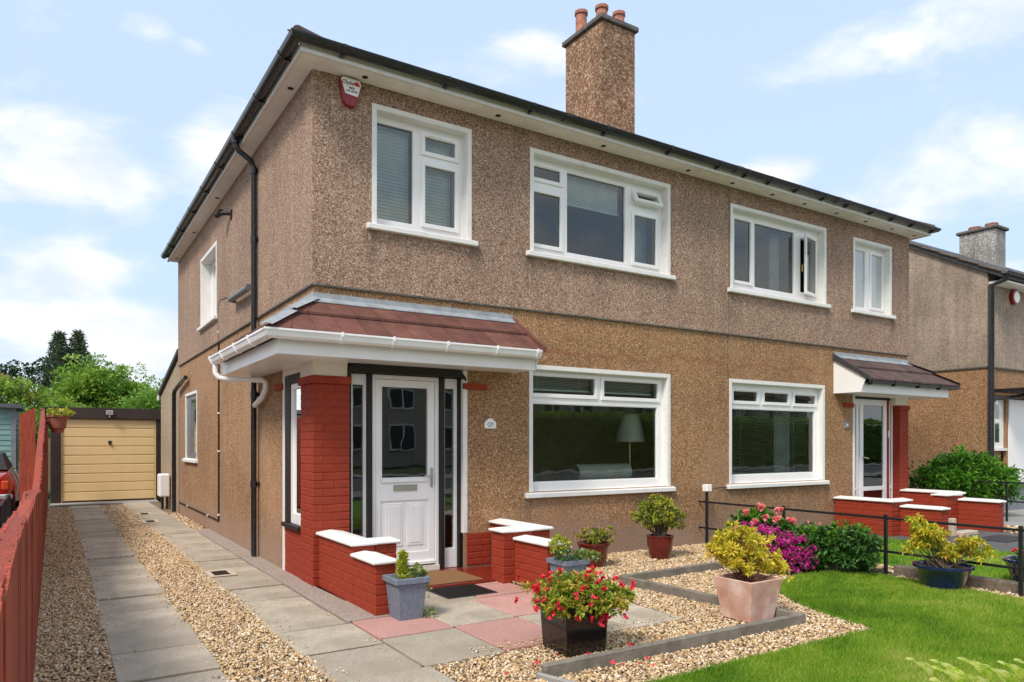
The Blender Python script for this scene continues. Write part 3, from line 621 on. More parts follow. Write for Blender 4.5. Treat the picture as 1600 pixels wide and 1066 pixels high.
def window(mp, u0, u1, z0, z1, panes, d=.09, surround=True, sill=True, sillz=None, room=None, roomd=3.0, face=-.02, blind=None, sillx=.06, roommat='room_wall', frame_m='white_upvc'):
    """u0..z1 outer edge of the painted surround; panes: (a,b,c,d,kind) glass rectangles, kind f fixed, s sash, t/o open top / open side"""
    W_ = MB(); mbox(W_, mp, u0 - .001, u0, d, d + .05, z0, z0 + .01)
    root = bpy.data.objects.new('window', None); COL.objects.link(root); root.parent = H; root.empty_display_size = .1
    b = .05; o = (u0 + b, u1 - b, z0 + .07, z1 - b)
    if surround:
        s = MB()
        for q in ((u0, u0 + b, z0 + .07, z1), (u1 - b, u1, z0 + .07, z1), (u0 + b, u1 - b, z1 - b, z1)): mbox(s, mp, q[0], q[1], face - .008, face + .001, q[2], q[3])
        # painted reveal lining
        mbox(s, mp, o[0], o[0] + .006, face, d + .02, o[2], o[3]); mbox(s, mp, o[1] - .006, o[1], face, d + .02, o[2], o[3]); mbox(s, mp, o[0], o[1], face, d + .02, o[3] - .006, o[3])
        s.build('surround', 'white_paint', root)
    if sill:
        s = MB(); pts = [(face - .055, z0), (face - .055, z0 + .055), (d + .01, z0 + .075), (d + .01, z0)]
        s.prism([mp(u0 - sillx, q, z) for q, z in pts], Vector(mp(u1 + sillx, 0, 0)) - Vector(mp(u0 - sillx, 0, 0))); s.build('sill', 'white_paint', root, bev=.006)
    fr = MB(); us = sorted({o[0] + .004, o[1] - .004, *[p[0] for p in panes], *[p[1] for p in panes]}); zs = sorted({o[2], o[3] - .004, *[p[2] for p in panes], *[p[3] for p in panes]})
    for a, c in zip(us[:-1], us[1:]):
        for e, f in zip(zs[:-1], zs[1:]):
            m1, m2 = (a + c) / 2, (e + f) / 2
            if any(p[0] < m1 < p[1] and p[2] < m2 < p[3] for p in panes): continue
            mbox(fr, mp, a, c, d, d + .06, e, f)
    fr.build('frame', frame_m, root)
    for p in panes:
        g = p[:4]; kind = p[4]
        if kind == 'f':
            MB().poly([mp(g[0], d + .03, g[2]), mp(g[1], d + .03, g[2]), mp(g[1], d + .03, g[3]), mp(g[0], d + .03, g[3])]).build('pane', p[5] if len(p) > 5 else 'glass', root)
            bd = MB()
            for q in sash_parts((g[0] + .012, g[1] - .012, g[2] + .012, g[3] - .012), .012): mbox(bd, mp, q[0], q[1], d + .005, d + .035, q[2], q[3])
            bd.build('glazing_bead', frame_m, root)
            continue
        w = .048
        if kind in 's':
            sb = MB()
            for q in sash_parts(g, w): mbox(sb, mp, q[0], q[1], d - .018, d - .001, q[2], q[3])
            sb.build('sash', frame_m, root, bev=.004)
            MB().poly([mp(g[0], d + .01, g[2]), mp(g[1], d + .01, g[2]), mp(g[1], d + .01, g[3]), mp(g[0], d + .01, g[3])]).build('pane', p[5] if len(p) > 5 else 'glass', root)
            if len(p) <= 6 or p[6]:
                mbox(v := MB(), mp, g[0] + .03, g[1] - .03, d - .028, d - .017, g[3] + .012, g[3] + .03); v.build('trickle_vent', frame_m, root, bev=.003)
        else:
            # open light, turned about its top rail ('t') or right stile ('o')
            sb = MB(); gp = MB(); ang = R(p[5])
            if kind == 't':
                cz_ = g[3] + w; tf = lambda u, q, z: mp(u, d - .02 - math.sin(ang) * (cz_ - z) + q * math.cos(ang), cz_ - math.cos(ang) * (cz_ - z) - q * math.sin(ang))
            else:
                cu = g[1] + w; tf = lambda u, q, z: mp(cu - math.cos(ang) * (cu - u) + q * math.sin(ang), d - .02 - math.sin(ang) * (cu - u) + q * math.cos(ang), z)
            for q in sash_parts(g, w):
                sb.prism([tf(q[0], 0, q[2]), tf(q[1], 0, q[2]), tf(q[1], 0, q[3]), tf(q[0], 0, q[3])], Vector(tf(q[0], .045, q[2])) - Vector(tf(q[0], 0, q[2])))
            sb.build('open_sash', frame_m, root, bev=.003)
            gp.poly([tf(g[0], .02, g[2]), tf(g[1], .02, g[2]), tf(g[1], .02, g[3]), tf(g[0], .02, g[3])]).build('pane', 'glass', root)
            if kind == 'o':
                hb = MB(); p1 = tf(g[0] - .02, .05, (g[2] + g[3]) / 2 + .0); p2 = tf(g[0] - .02, .10, (g[2] + g[3]) / 2); p3 = tf(g[0] - .02, .10, (g[2] + g[3]) / 2 - .10)
                hb.tube([p1, p2, p3], .011, 8).build('handle', 'brass', root)
    if room:
        a, b2, c, e = room; r = MB(); d1 = d + .07
        q = [mp(a, d1, c), mp(b2, d1, c), mp(b2, d1, e), mp(a, d1, e)]; Q = [mp(a, roomd, c), mp(b2, roomd, c), mp(b2, roomd, e), mp(a, roomd, e)]
        r.poly(Q)
        for i in range(4): r.poly([q[i], q[(i + 1) % 4], Q[(i + 1) % 4], Q[i]])
        # inner face of the outside wall around the opening
        for (x0, x1, y0, y1) in ((a, o[0], c, e), (o[1], b2, c, e), (o[0], o[1], c, o[2]), (o[0], o[1], o[3], e)): r.poly([mp(x0, d1, y0), mp(x1, d1, y0), mp(x1, d1, y1), mp(x0, d1, y1)])
        r.build('room', roommat, root)
    if blind:
        for bl in blind:
            a, b2, c, e, step, tilt, bm_ = bl; s = MB(); z = e
            while z > c:
                s.poly([mp(a, d + .13, z), mp(b2, d + .13, z), mp(b2, d + .13 + .022 * math.cos(tilt), z - .022 * math.sin(tilt) * (step / .022)), mp(a, d + .13 + .022 * math.cos(tilt), z - .022 * math.sin(tilt) * (step / .022))]); z -= step
            mbox(s, mp, a, b2, d + .12, d + .16, c - .02, c); mbox(s, mp, a, b2, d + .11, d + .16, e, e + .03)
            for q in (.18, .82): mbox(s, mp, a + (b2 - a) * q, a + (b2 - a) * q + .004, d + .125, d + .128, c, e)
            s.build('blind', bm_, root)
    return root
ZB, ZE, XR = 2.955, 5.06, 10.60
def inn(u0, u1, z0, z1): return (u0 + .05, u1 - .05, z0 + .07, z1 - .05)
UW = [(.59, 1.75, 3.57, 4.86), (2.53, 4.78, 3.57, 4.84), (5.96, 8.20, 3.54, 4.81), (8.93, 10.06, 3.54, 4.79)]
LW = [(2.53, 4.80, .76, 2.32), (5.96, 8.19, .75, 2.32)]
SU = (4.79, 6.20, 3.30, 4.51); SL = (6.71, 8.02, 1.05, 2.34)
XBAY0, XBAY1 = .36, 1.655; XB2, XB3 = 9.01, 10.33
wall_face('upper_wall', 'pebbledash_grey', H, FR, -.02, XR + .02, ZB, ZE, [inn(*w) for w in UW], -.02)
wall_face('upper_wall', 'pebbledash_grey', H, SD, -.02, 8.85, ZB, ZE, [inn(*SU)], -.02)
wall_face('upper_wall', 'pebbledash_grey', H, SD, -.02, 8.85, ZB, ZE, [], XR + .02)
wall_face('lower_wall', 'pebbledash_orange', H, FR, XBAY1, XB2, 0, ZB + .01, [inn(*w) for w in LW])
wall_face('lower_wall', 'pebbledash_orange', H, FR, 0, XBAY1, 2.2, ZB + .01, []); wall_face('lower_wall', 'pebbledash_orange', H, FR, XB2, XR, 2.2, ZB + .01, [])
wall_face('lower_wall', 'pebbledash_orange', H, SD, .0, 1.06, 2.2, ZB + .01, []); wall_face('lower_wall', 'pebbledash_orange', H, SD, 1.06, 8.76, -.05, ZB + .01, [inn(*SL)])
wall_face('lower_wall', 'pebbledash_orange', H, SD, 0, 8.76, -.05, ZB + .01, [], XR)
MB().box(0, XR, 8.76, 8.8, 0, ZE).build('rear_wall', 'pebbledash_grey', H)
# the drip line between the two renders
dm = MB(); dm.box(-.026, XR + .026, -.026, -.001, ZB - .016, ZB + .001).box(-.026, -.001, .0, 8.84, ZB - .016, ZB + .001); dm.build('drip_bead', 'concrete_dark', H)
MB().box(5.925, 5.934, -.024, -.0201, ZB, 5.05).build('movement_joint', 'concrete_dark', H); MB().box(5.925, 5.934, -.004, -.0001, 2.33, ZB - .017).build('movement_joint', 'concrete_dark', H)
g = 'glass'
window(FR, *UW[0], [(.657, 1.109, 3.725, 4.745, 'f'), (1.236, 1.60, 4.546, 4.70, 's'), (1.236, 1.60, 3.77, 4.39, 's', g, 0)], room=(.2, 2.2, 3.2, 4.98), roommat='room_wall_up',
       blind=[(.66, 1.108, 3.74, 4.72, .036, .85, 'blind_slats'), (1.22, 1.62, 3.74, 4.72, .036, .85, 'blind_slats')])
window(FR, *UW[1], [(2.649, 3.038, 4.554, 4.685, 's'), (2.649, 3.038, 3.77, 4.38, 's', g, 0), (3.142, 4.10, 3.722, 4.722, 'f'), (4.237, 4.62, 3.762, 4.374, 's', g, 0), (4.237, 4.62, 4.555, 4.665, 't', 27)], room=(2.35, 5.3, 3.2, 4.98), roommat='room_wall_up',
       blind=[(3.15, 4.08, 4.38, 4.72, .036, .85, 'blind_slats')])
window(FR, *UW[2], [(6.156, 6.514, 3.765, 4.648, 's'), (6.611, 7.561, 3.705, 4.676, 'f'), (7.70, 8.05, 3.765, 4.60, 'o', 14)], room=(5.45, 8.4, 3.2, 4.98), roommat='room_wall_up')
window(FR, *UW[3], [(9.119, 9.48, 3.68, 4.66, 'f', 'glass_white_reflect'), (9.62, 9.95, 3.72, 4.615, 's', 'glass_white_reflect')], room=(8.6, 10.5, 3.2, 4.98), roommat='room_wall_up')
window(FR, *LW[0], [(2.639, 3.578, 1.995, 2.20, 's'), (3.726, 4.647, 1.99, 2.19, 's'), (2.625, 4.66, .93, 1.88, 'f')], face=0, room=(2.05, 5.3, .1, 2.6), roomd=4.0,
       blind=[(2.62, 3.6, 2.06, 2.2, .02, .5, 'blind_slats'), (3.7, 4.66, 2.06, 2.2, .02, .5, 'blind_slats')])
window(FR, *LW[1], [(6.144, 6.666, 2.018, 2.155, 's'), (6.828, 7.388, 2.02, 2.155, 's'), (7.549, 8.06, 2.018, 2.145, 's'), (6.093, 8.07, .935, 1.908, 'f')], face=0, room=(5.45, 8.75, .1, 2.6), roomd=4.0,
       blind=[(6.1, 8.06, .95, 1.90, .030, .25, 'blind_slats')])
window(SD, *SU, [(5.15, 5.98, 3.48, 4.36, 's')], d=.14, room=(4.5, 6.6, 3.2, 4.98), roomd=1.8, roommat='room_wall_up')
window(SD, *SL, [(6.84, 7.50, 1.22, 2.20, 'f')], d=.02, face=0, room=(6.4, 8.3, .8, 2.6), roomd=1.8, frame_m='grey_pipe')
# ---- left entrance bay
def bay_box(name, m, x0, x1, y0, y1, z0, z1, par, bev=.003): return B(name, m, par, x0, x1, y0, y1, z0, z1, bev)
def pane_y(par, x0, x1, y, z0, z1, m='glass_dark'): return MB().poly([(x0, y, z0), (x1, y, z0), (x1, y, z1), (x0, y, z1)]).build('pane', m, par)
def part_empty(name, label=None):
    o = bpy.data.objects.new(name, None); COL.objects.link(o); o.parent = H; o.empty_display_size = .1
    if label: o['label'] = label
    return o
pil = part_empty('brick_pillar'); bricks(pil, -.012, .36, -.015, .40, 0, 1.985, two=True)
cp = MB().box(-.035, .375, -.035, .42, 1.986, 2.062).build('pillar_cap', 'red_brick_paint', pil, bev=.006)
B('lintel', 'cream_paint', H, -.01, .34, -.01, .42, 2.063, 2.24, .004); B('lintel', 'cream_paint', H, .341, 1.655, -.008, .1, 2.212, 2.24)
B('lintel', 'cream_paint', H, -.01, .1, .421, 1.06, 2.13, 2.24)
ent = part_empty('front_door', 'white half glazed panel door between two narrow sidelights in black posts')
for a, b in ((.362, .404), (.579, .629), (1.405, 1.461), (1.637, 1.70)): B('post', 'black_paint', ent, a, b, .055, .17, .029, 2.115, .004)
MB().prism([(.335, 0, 2.06), (.335, 0, 2.16), (.40, 0, 2.208), (1.60, 0, 2.208), (1.69, 0, 2.12), (1.69, 0, 2.08), (1.64, 0, 2.116), (.40, 0, 2.116)], (0, .06, 0)).build('head', 'black_paint', ent, bev=.004).location.y = -.02
for a, b, gx0, gx1, gz0 in ((.406, .578, .432, .547, .25), (1.463, 1.636, 1.486, 1.60, .245)):
    s = MB(); s.box(a, gx0, .10, .16, .03, 2.112).box(gx1, b, .10, .16, .03, 2.112).box(gx0, gx1, .10, .16, .03, gz0).box(gx0, gx1, .10, .16, 2.0, 2.112); s.build('sidelight_frame', 'white_upvc', ent, bev=.003)
    pane_y(ent, gx0, gx1, .13, gz0, 2.0)
s = MB().box(.631, .672, .085, .16, .08, 2.113).box(1.362, 1.403, .085, .16, .08, 2.113).box(.672, 1.362, .085, .16, 2.072, 2.113); s.build('door_frame', 'white_upvc', ent, bev=.003)
# the leaf: stiles, rails, recessed lower panels with raised fields
s = MB(); y0, y1 = .10, .145
s.box(.677, .736, y0, y1, .10, 2.067).box(1.287, 1.357, y0, y1, .10, 2.067).box(.736, 1.287, y0, y1, 2.003, 2.067).box(.736, 1.287, y0, y1, .79, 1.025).box(.736, 1.287, y0, y1, .10, .24)
s.box(.736, 1.287, y0 + .012, y1, .24, .79); s.build('door_leaf', 'white_upvc', ent, bev=.004)
for a, b in ((.79, .985), (1.035, 1.225)):
    s = MB(); s.box(a, b, .104, .1115, .31, .765); s.build('door_panel', 'white_upvc', ent, bev=.006)
    s = MB(); s.box(a + .03, b - .03, .098, .1035, .34, .735); s.build('door_panel', 'white_upvc', ent, bev=.005)
pane_y(ent, .736, 1.287, .125, 1.025, 2.003)
s = MB()
for q in sash_parts((.748, 1.275, 1.037, 1.991), .014): s.box(q[0], q[1], .096, .125, q[2], q[3])
s.build('glazing_bead', 'white_upvc', ent)
B('drip_bar', 'white_upvc', ent, .74, 1.283, .085, .0995, .985, 1.02, .004); B('drip_bar', 'white_upvc', ent, .68, 1.355, .07, .0995, .10, .135, .004)
B('letter_slot', 'steel', ent, .877, 1.15, .088, .0995, .895, .96, .004); B('letter_flap', 'steel', ent, .895, 1.132, .083, .0878, .908, .948, .003)
MB().box(1.305, 1.335, .088, .0995, .925, 1.135).build('handle_plate', 'steel', ent, bev=.003); MB().tube([(1.32, .09, 1.05), (1.32, .05, 1.05), (1.22, .05, 1.05)], .009, 8).build('handle', 'steel', ent, smooth=True)
MB().tube([(1.32, .09, .975), (1.32, .08, .975)], .010, 10).build('lock_cylinder', 'brass', ent)
B('threshold', 'cream_paint', ent, .63, 1.40, .06, .16, .029, .082)
B('doorbell', 'cream_paint', H, 1.66, 1.69, .03, .054, 1.40, 1.50, .004)
B('render_margin', 'white_paint', H, XBAY1, 1.71, -.006, .05, .41, 2.2, .004)
# narrow side window of the bay
sw = part_empty('side_window')
B('post', 'dark_brown_paint', sw, .0, .10, .84, 1.03, .55, 2.12, .004); B('head', 'dark_brown_paint', sw, .0, .10, .405, .839, 2.03, 2.12, .004)
B('sill', 'dark_brown_paint', sw, -.045, .10, .405, 1.02, .50, .545, .005)
s = MB().box(.012, .06, .745, .838, .546, 2.029).box(.012, .06, .405, .745, .546, .66).box(.012, .06, .405, .745, 1.97, 2.029); s.build('frame', 'white_upvc', sw, bev=.003)
MB().poly([(.03, .405, .66), (.03, .745, .66), (.03, .745, 1.97), (.03, .405, 1.97)]).build('pane', 'glass_dark', sw)
B('render_margin', 'white_paint', H, -.008, .06, 1.031, 1.10, 0, 2.2, .005)
bp_ = part_empty('brick_panel'); bricks(bp_, .0, .12, .405, 1.028, 0, .498, along='y')
bp_ = part_empty('brick_panel'); bricks(bp_, 1.70, 2.0, -.012, .16, .05, .405)
# hall room behind the bay
s = MB(); q = (.14, 2.0, .17, 3.0, .06, 2.3)
s.poly([(q[0], q[3], q[4]), (q[1], q[3], q[4]), (q[1], q[3], q[5]), (q[0], q[3], q[5])]); s.poly([(q[1], q[2], q[4]), (q[1], q[3], q[4]), (q[1], q[3], q[5]), (q[1], q[2], q[5])])
s.poly([(q[0], q[2], q[4]), (q[1], q[2], q[4]), (q[1], q[3], q[4]), (q[0], q[3], q[4])]); s.poly([(q[0], q[2], q[5]), (q[1], q[2], q[5]), (q[1], q[3], q[5]), (q[0], q[3], q[5])]); s.poly([(q[0], 1.0, q[4]), (q[0], q[3], q[4]), (q[0], q[3], q[5]), (q[0], 1.0, q[5])])
s.build('hall', 'room_dark', H)
# red step
st = MB().box(.262, 1.995, -.725, .16, -.05, .028).build('door_step', 'red_step_paint', H, bev=.008)
for x, y, z in ((1.655, -.03, 1.995),): piece('brick', 'red_brick_paint', H, x, 1.955, -.03, .01, 1.995, 2.06)
piece('brick', 'red_brick_paint', H, -.03, .01, 1.066, 1.36, 1.99, 2.06)
piece('brick', 'red_brick_paint', H, 8.68, 8.95, -.03, .01, 1.99, 2.06)
# ---- right entrance bay
pil2 = part_empty('brick_pillar'); bricks(pil2, 10.34, 10.615, -.015, .41, 0, 1.985)
MB().box(10.325, 10.635, -.035, .42, 1.986, 2.062).build('pillar_cap', 'red_brick_paint', pil2, bev=.006)
B('lintel', 'cream_paint', H, 10.22, 10.61, -.01, .42, 2.063, 2.24, .004); 
MB().prism([(8.99, 0, 2.19), (8.99, 0, 2.24), (10.36, 0, 2.24), (10.36, 0, 2.0), (10.33, 0, 2.07), (10.28, 0, 2.15), (10.2, 0, 2.19)], (0, .1, 0)).build('lintel', 'cream_paint', H).location.y = -.012
B('render_margin', 'white_paint', H, 8.955, 9.01, -.008, .05, .0, 2.2, .004)
en2 = part_empty('front_door', 'white framed fully glazed storm door with narrow sidelights')
for a, b in ((9.03, 9.06), (10.15, 10.20)): B('post', 'red_brick_paint', en2, a, b, .10, .17, .07, 2.19)
s = MB()
for a, b in ((9.06, 9.10), (9.235, 9.30), (9.345, 9.44), (10.045, 10.145), (10.205, 10.25), (10.30, 10.335)): s.box(a, b, .11, .16, .07, 2.15)
s.box(9.10, 9.345, .111, .159, 2.05, 2.15).box(9.44, 10.045, .111, .159, 2.05, 2.15).box(9.44, 10.045, .111, .159, .59, .66).box(9.44, 10.045, .111, .159, .07, .2).box(10.25, 10.30, .111, .159, .6, .65).box(9.10, 9.235, .111, .159, .6, .65)
s.build('door_frame', 'white_upvc', en2, bev=.004)
B('head', 'dark_brown_paint', en2, 9.01, 10.335, .09, .17, 2.151, 2.188)
pane_y(en2, 9.10, 9.235, .13, .07, 2.1); pane_y(en2, 9.44, 10.045, .13, .07, 2.1); pane_y(en2, 10.25, 10.30, .13, .07, 2.1)
MB().tube([(9.40, .11, 1.16), (9.40, .07, 1.16), (9.52, .07, 1.14)], .011, 8).build('handle', 'steel', en2, smooth=True)
B('doorbell', 'cream_paint', H, 10.16, 10.2, .08, .099, 1.50, 1.62)
s = MB(); q = (8.95, 10.34, .17, 3.0, .06, 2.3)
s.poly([(q[0], q[3], q[4]), (q[1], q[3], q[4]), (q[1], q[3], q[5]), (q[0], q[3], q[5])]); s.poly([(q[1], q[2], q[4]), (q[1], q[3], q[4]), (q[1], q[3], q[5]), (q[1], q[2], q[5])]); s.poly([(q[0], q[2], q[4]), (q[0], q[3], q[4]), (q[0], q[3], q[5]), (q[0], q[2], q[5])])
s.poly([(q[0], q[2], q[4]), (q[1], q[2], q[4]), (q[1], q[3], q[4]), (q[0], q[3], q[4])]); s.poly([(q[0], q[2], q[5]), (q[1], q[2], q[5]), (q[1], q[3], q[5]), (q[0], q[3], q[5])])
s.build('hall', 'room_dark', H)
B('door_step', 'red_step_paint', H, 8.63, 10.32, -.9, .16, -.05, .068, .008)
# ---- sweeps round the eaves
def sweep(path, prof, closed=False, capends=True, mb=None):
    """path [(x,y)] at the wall line, outward = right hand side of travel; prof [(o,z)] closed outline"""
    mb = mb or MB(); n = len(path); rings = []
    for i in range(n):
        p = Vector(path[i]); a = Vector(path[i - 1]) if (i > 0 or closed) else None; b = Vector(path[(i + 1) % n]) if (i < n - 1 or closed) else None
        ns = []
        if a is not None: d = (p - a).normalized(); ns.append(Vector((d.y, -d.x)))
        if b is not None: d = (b - p).normalized(); ns.append(Vector((d.y, -d.x)))
        m_ = ns[0] if len(ns) == 1 else (ns[0] + ns[1]) / (1 + ns[0].dot(ns[1]))
        rings.append(len(mb.v)); mb.v += [(p.x + m_.x * o, p.y + m_.y * o, z) for o, z in prof]
    k = len(prof); m_ = n if closed else n - 1
    for i in range(m_):
        a, b = rings[i], rings[(i + 1) % n]
        for j in range(k): w = (j + 1) % k; mb.f.append((a + j, a + w, b + w, b + j))
    if not closed and capends: mb.f.append(tuple(rings[0] + j for j in range(k))); mb.f.append(tuple(rings[-1] + j for j in range(k - 1, -1, -1)))
    return mb
def halfround(o, z, r, t=.006, seg=9):
    a = [(o + r * math.cos(math.pi * (1 + i / seg)), z + r * math.sin(math.pi * (1 + i / seg))) for i in range(seg + 1)]
    b = [(o + (r - t) * math.cos(math.pi * (1 + i / seg)), z + (r - t) * math.sin(math.pi * (1 + i / seg))) for i in range(seg, -1, -1)]
    return a + b
EP = [(.07, 8.85), (.07, -.03), (XR - .12, -.03), (XR - .12, 8.85)]
sof = sweep(EP, [(0, 5.035), (.255, 5.035), (.255, 5.055), (0, 5.055)]).build('soffit', 'soffit_paint', H)
fas = sweep(EP, [(.2555, 5.022), (.275, 5.022), (.275, 5.135), (.2555, 5.135)]).build('fascia', 'cream_paint', H)
sweep(EP, [(.2755, 5.022), (.288, 5.022), (.288, 5.058), (.2755, 5.058)]).build('fascia_board', 'white_paint', fas)
gut = sweep(EP, halfround(.345, 5.135, .062)).build('gutter', 'gutter_black', H, smooth=True)
def cyl_y(x, y, z, r, l): return MB().tube([(x, y, z), (x, y, z + l)], r, 14)
for x in (.47, 2.02, 3.53, 4.99, 5.86, 6.72, 7.47, 8.29, 9.08, 9.85, 10.55): cyl_y(x, -.145, 5.0325, .032, .003).build('soffit_vent', 'black_paint', sof)
for y in (.48, 2.51, 4.38, 6.44, 8.51): cyl_y(-.09, y, 5.0325, .032, .003).build('soffit_vent', 'black_paint', sof)
for t in [.15, 1.25, 2.3, 3.35, 4.4, 5.3, 5.85, 6.35, 6.95, 7.6, 8.2, 8.85, 9.45, 10.05, 10.7]:
    s = sweep([(t, -.03), (t + .035, -.03)], halfround(.345, 5.135, .068, .007)); s.box(t, t + .035, -.375, -.305, 5.055, 5.075); s.build('gutter_bracket', 'gutter_black', gut)
for t in [.0, 1.0, 2.1, 3.2, 4.3, 5.4, 6.6, 7.8, 8.6]:
    s = sweep([(.07, t + .035), (.07, t)], halfround(.345, 5.135, .068, .007)); s.box(-.275, -.205, t, t + .035, 5.055, 5.075); s.build('gutter_bracket', 'gutter_black', gut)
for t in (2.75, 5.62, 7.9): sweep([(t, -.03), (t + .12, -.03)], halfround(.345, 5.135, .07, .010)).build('gutter_union', 'gutter_black', gut)
# roof: stepped courses swept round four sides, eaves tiles singly
RP = [(.07, 8.85), (.07, -.03), (XR - .12, -.03), (XR - .12, 8.85)]; tp = math.tan(R(24))
rf = None; prof = []; o = .06; z = 5.150 + (.36 - .06) * tp
k = 0
while o > -4.42:
    prof += [(o, z), (o - .30, z + .30 * tp - .012)]; o -= .30; z += .30 * tp; k += 1
low_ = prof[0][1] - .05
roof = sweep(RP, prof + [(-4.42, prof[-1][1] - .03), (.05, low_)], closed=True).build('roof', 'roof_tile_brown', H)
def rtile(par, a, b, oa, za, ob, zb, side, m, th=.02, gap=.003, hip0=True, hipx=None):
    """one flat tile on a slope: a..b along the wall, oa/za top edge, ob/zb lower edge; clipped at the corner hip"""
    f = (lambda u, o, z: (u, -o, z)) if side == 'front' else (lambda u, o, z: (-o, u, z)) if side == 'left' else (lambda u, o, z: (hipx + o, u, z))
    a += gap; b -= gap
    if hip0: lo_b, lo_a = -ob + .02, -oa + .02
    else: lo_b = lo_a = -99
    hi_b, hi_a = (hipx + ob - .02, hipx + oa - .02) if (hipx is not None and side == 'front') else (99, 99)
    P = [(max(a, lo_b), ob, zb), (min(max(b, lo_b), hi_b), ob, zb), (min(max(b, lo_a), hi_a), oa, za), (min(max(a, lo_a), hi_a), oa, za)]
    if P[1][0] - P[0][0] < .02: return None
    if abs(P[2][0] - P[3][0]) < .004: P = P[:3]
    s = MB(); s.prism([f(*p) for p in P], (0, 0, -th)); o_ = s.build('roof_tile', m, par); return o_
x = -.42
while x < 11.1:
    rtile(roof, x, x + .30, .09, 5.147 + .30 * tp, .375, 5.147, 'front', 'roof_tile_red', hipx=XR - .15, th=.018); x += .30
y = -.42
while y < 8.8:
    rtile(roof, y, y + .30, -.01, 5.147 + .30 * tp, .275, 5.147, 'left', 'roof_tile_brown', th=.022); y += .30
MB().tube([(-.26, -.36, 5.155), (.67, .57, 5.145 + .95 * tp), (4.4, 4.3, 5.145 + 4.70 * tp)], .06, 10).build('hip_tile', 'roof_tile_brown', roof, smooth=True)
MB().tube([(XR + .20, -.35, 5.145), (XR - .73, .57, 5.145 + .95 * tp), (XR - 4.5, 4.3, 5.145 + 4.70 * tp)], .06, 10).build('hip_tile', 'roof_tile_brown', roof, smooth=True)
# chimney stack
ch = part_empty('chimney_stack')
s = MB().box(4.975, 5.665, 1.63, 2.56, 5.9, 7.93).build('shaft', 'pebbledash_chimney', ch, bev=.012)
MB().box(4.93, 5.71, 1.585, 2.605, 7.93, 8.01).build('coping', 'concrete_dark', ch, bev=.012)
MB().prism([(5.0, 1.66, 8.01), (5.64, 1.66, 8.01), (5.64, 2.53, 8.01), (5.0, 2.53, 8.01)], (0, 0, .07)).build('flaunching', 'concrete_dark', ch, bev=.04)
for x, y, h, r in ((5.15, 2.36, .40, .10), (5.30, 2.02, .36, .10), (5.47, 1.80, .20, .095)):
    MB().lathe([(r * 1.05, 0), (r * 1.05, .03), (r * .92, .06), (r * .9, h - .06), (r * 1.08, h - .05), (r * 1.08, h), (r * .85, h), (r * .8, h - .12)], (x, y, 8.06)).build('chimney_pot', 'terracotta_chimney', ch, smooth=True)
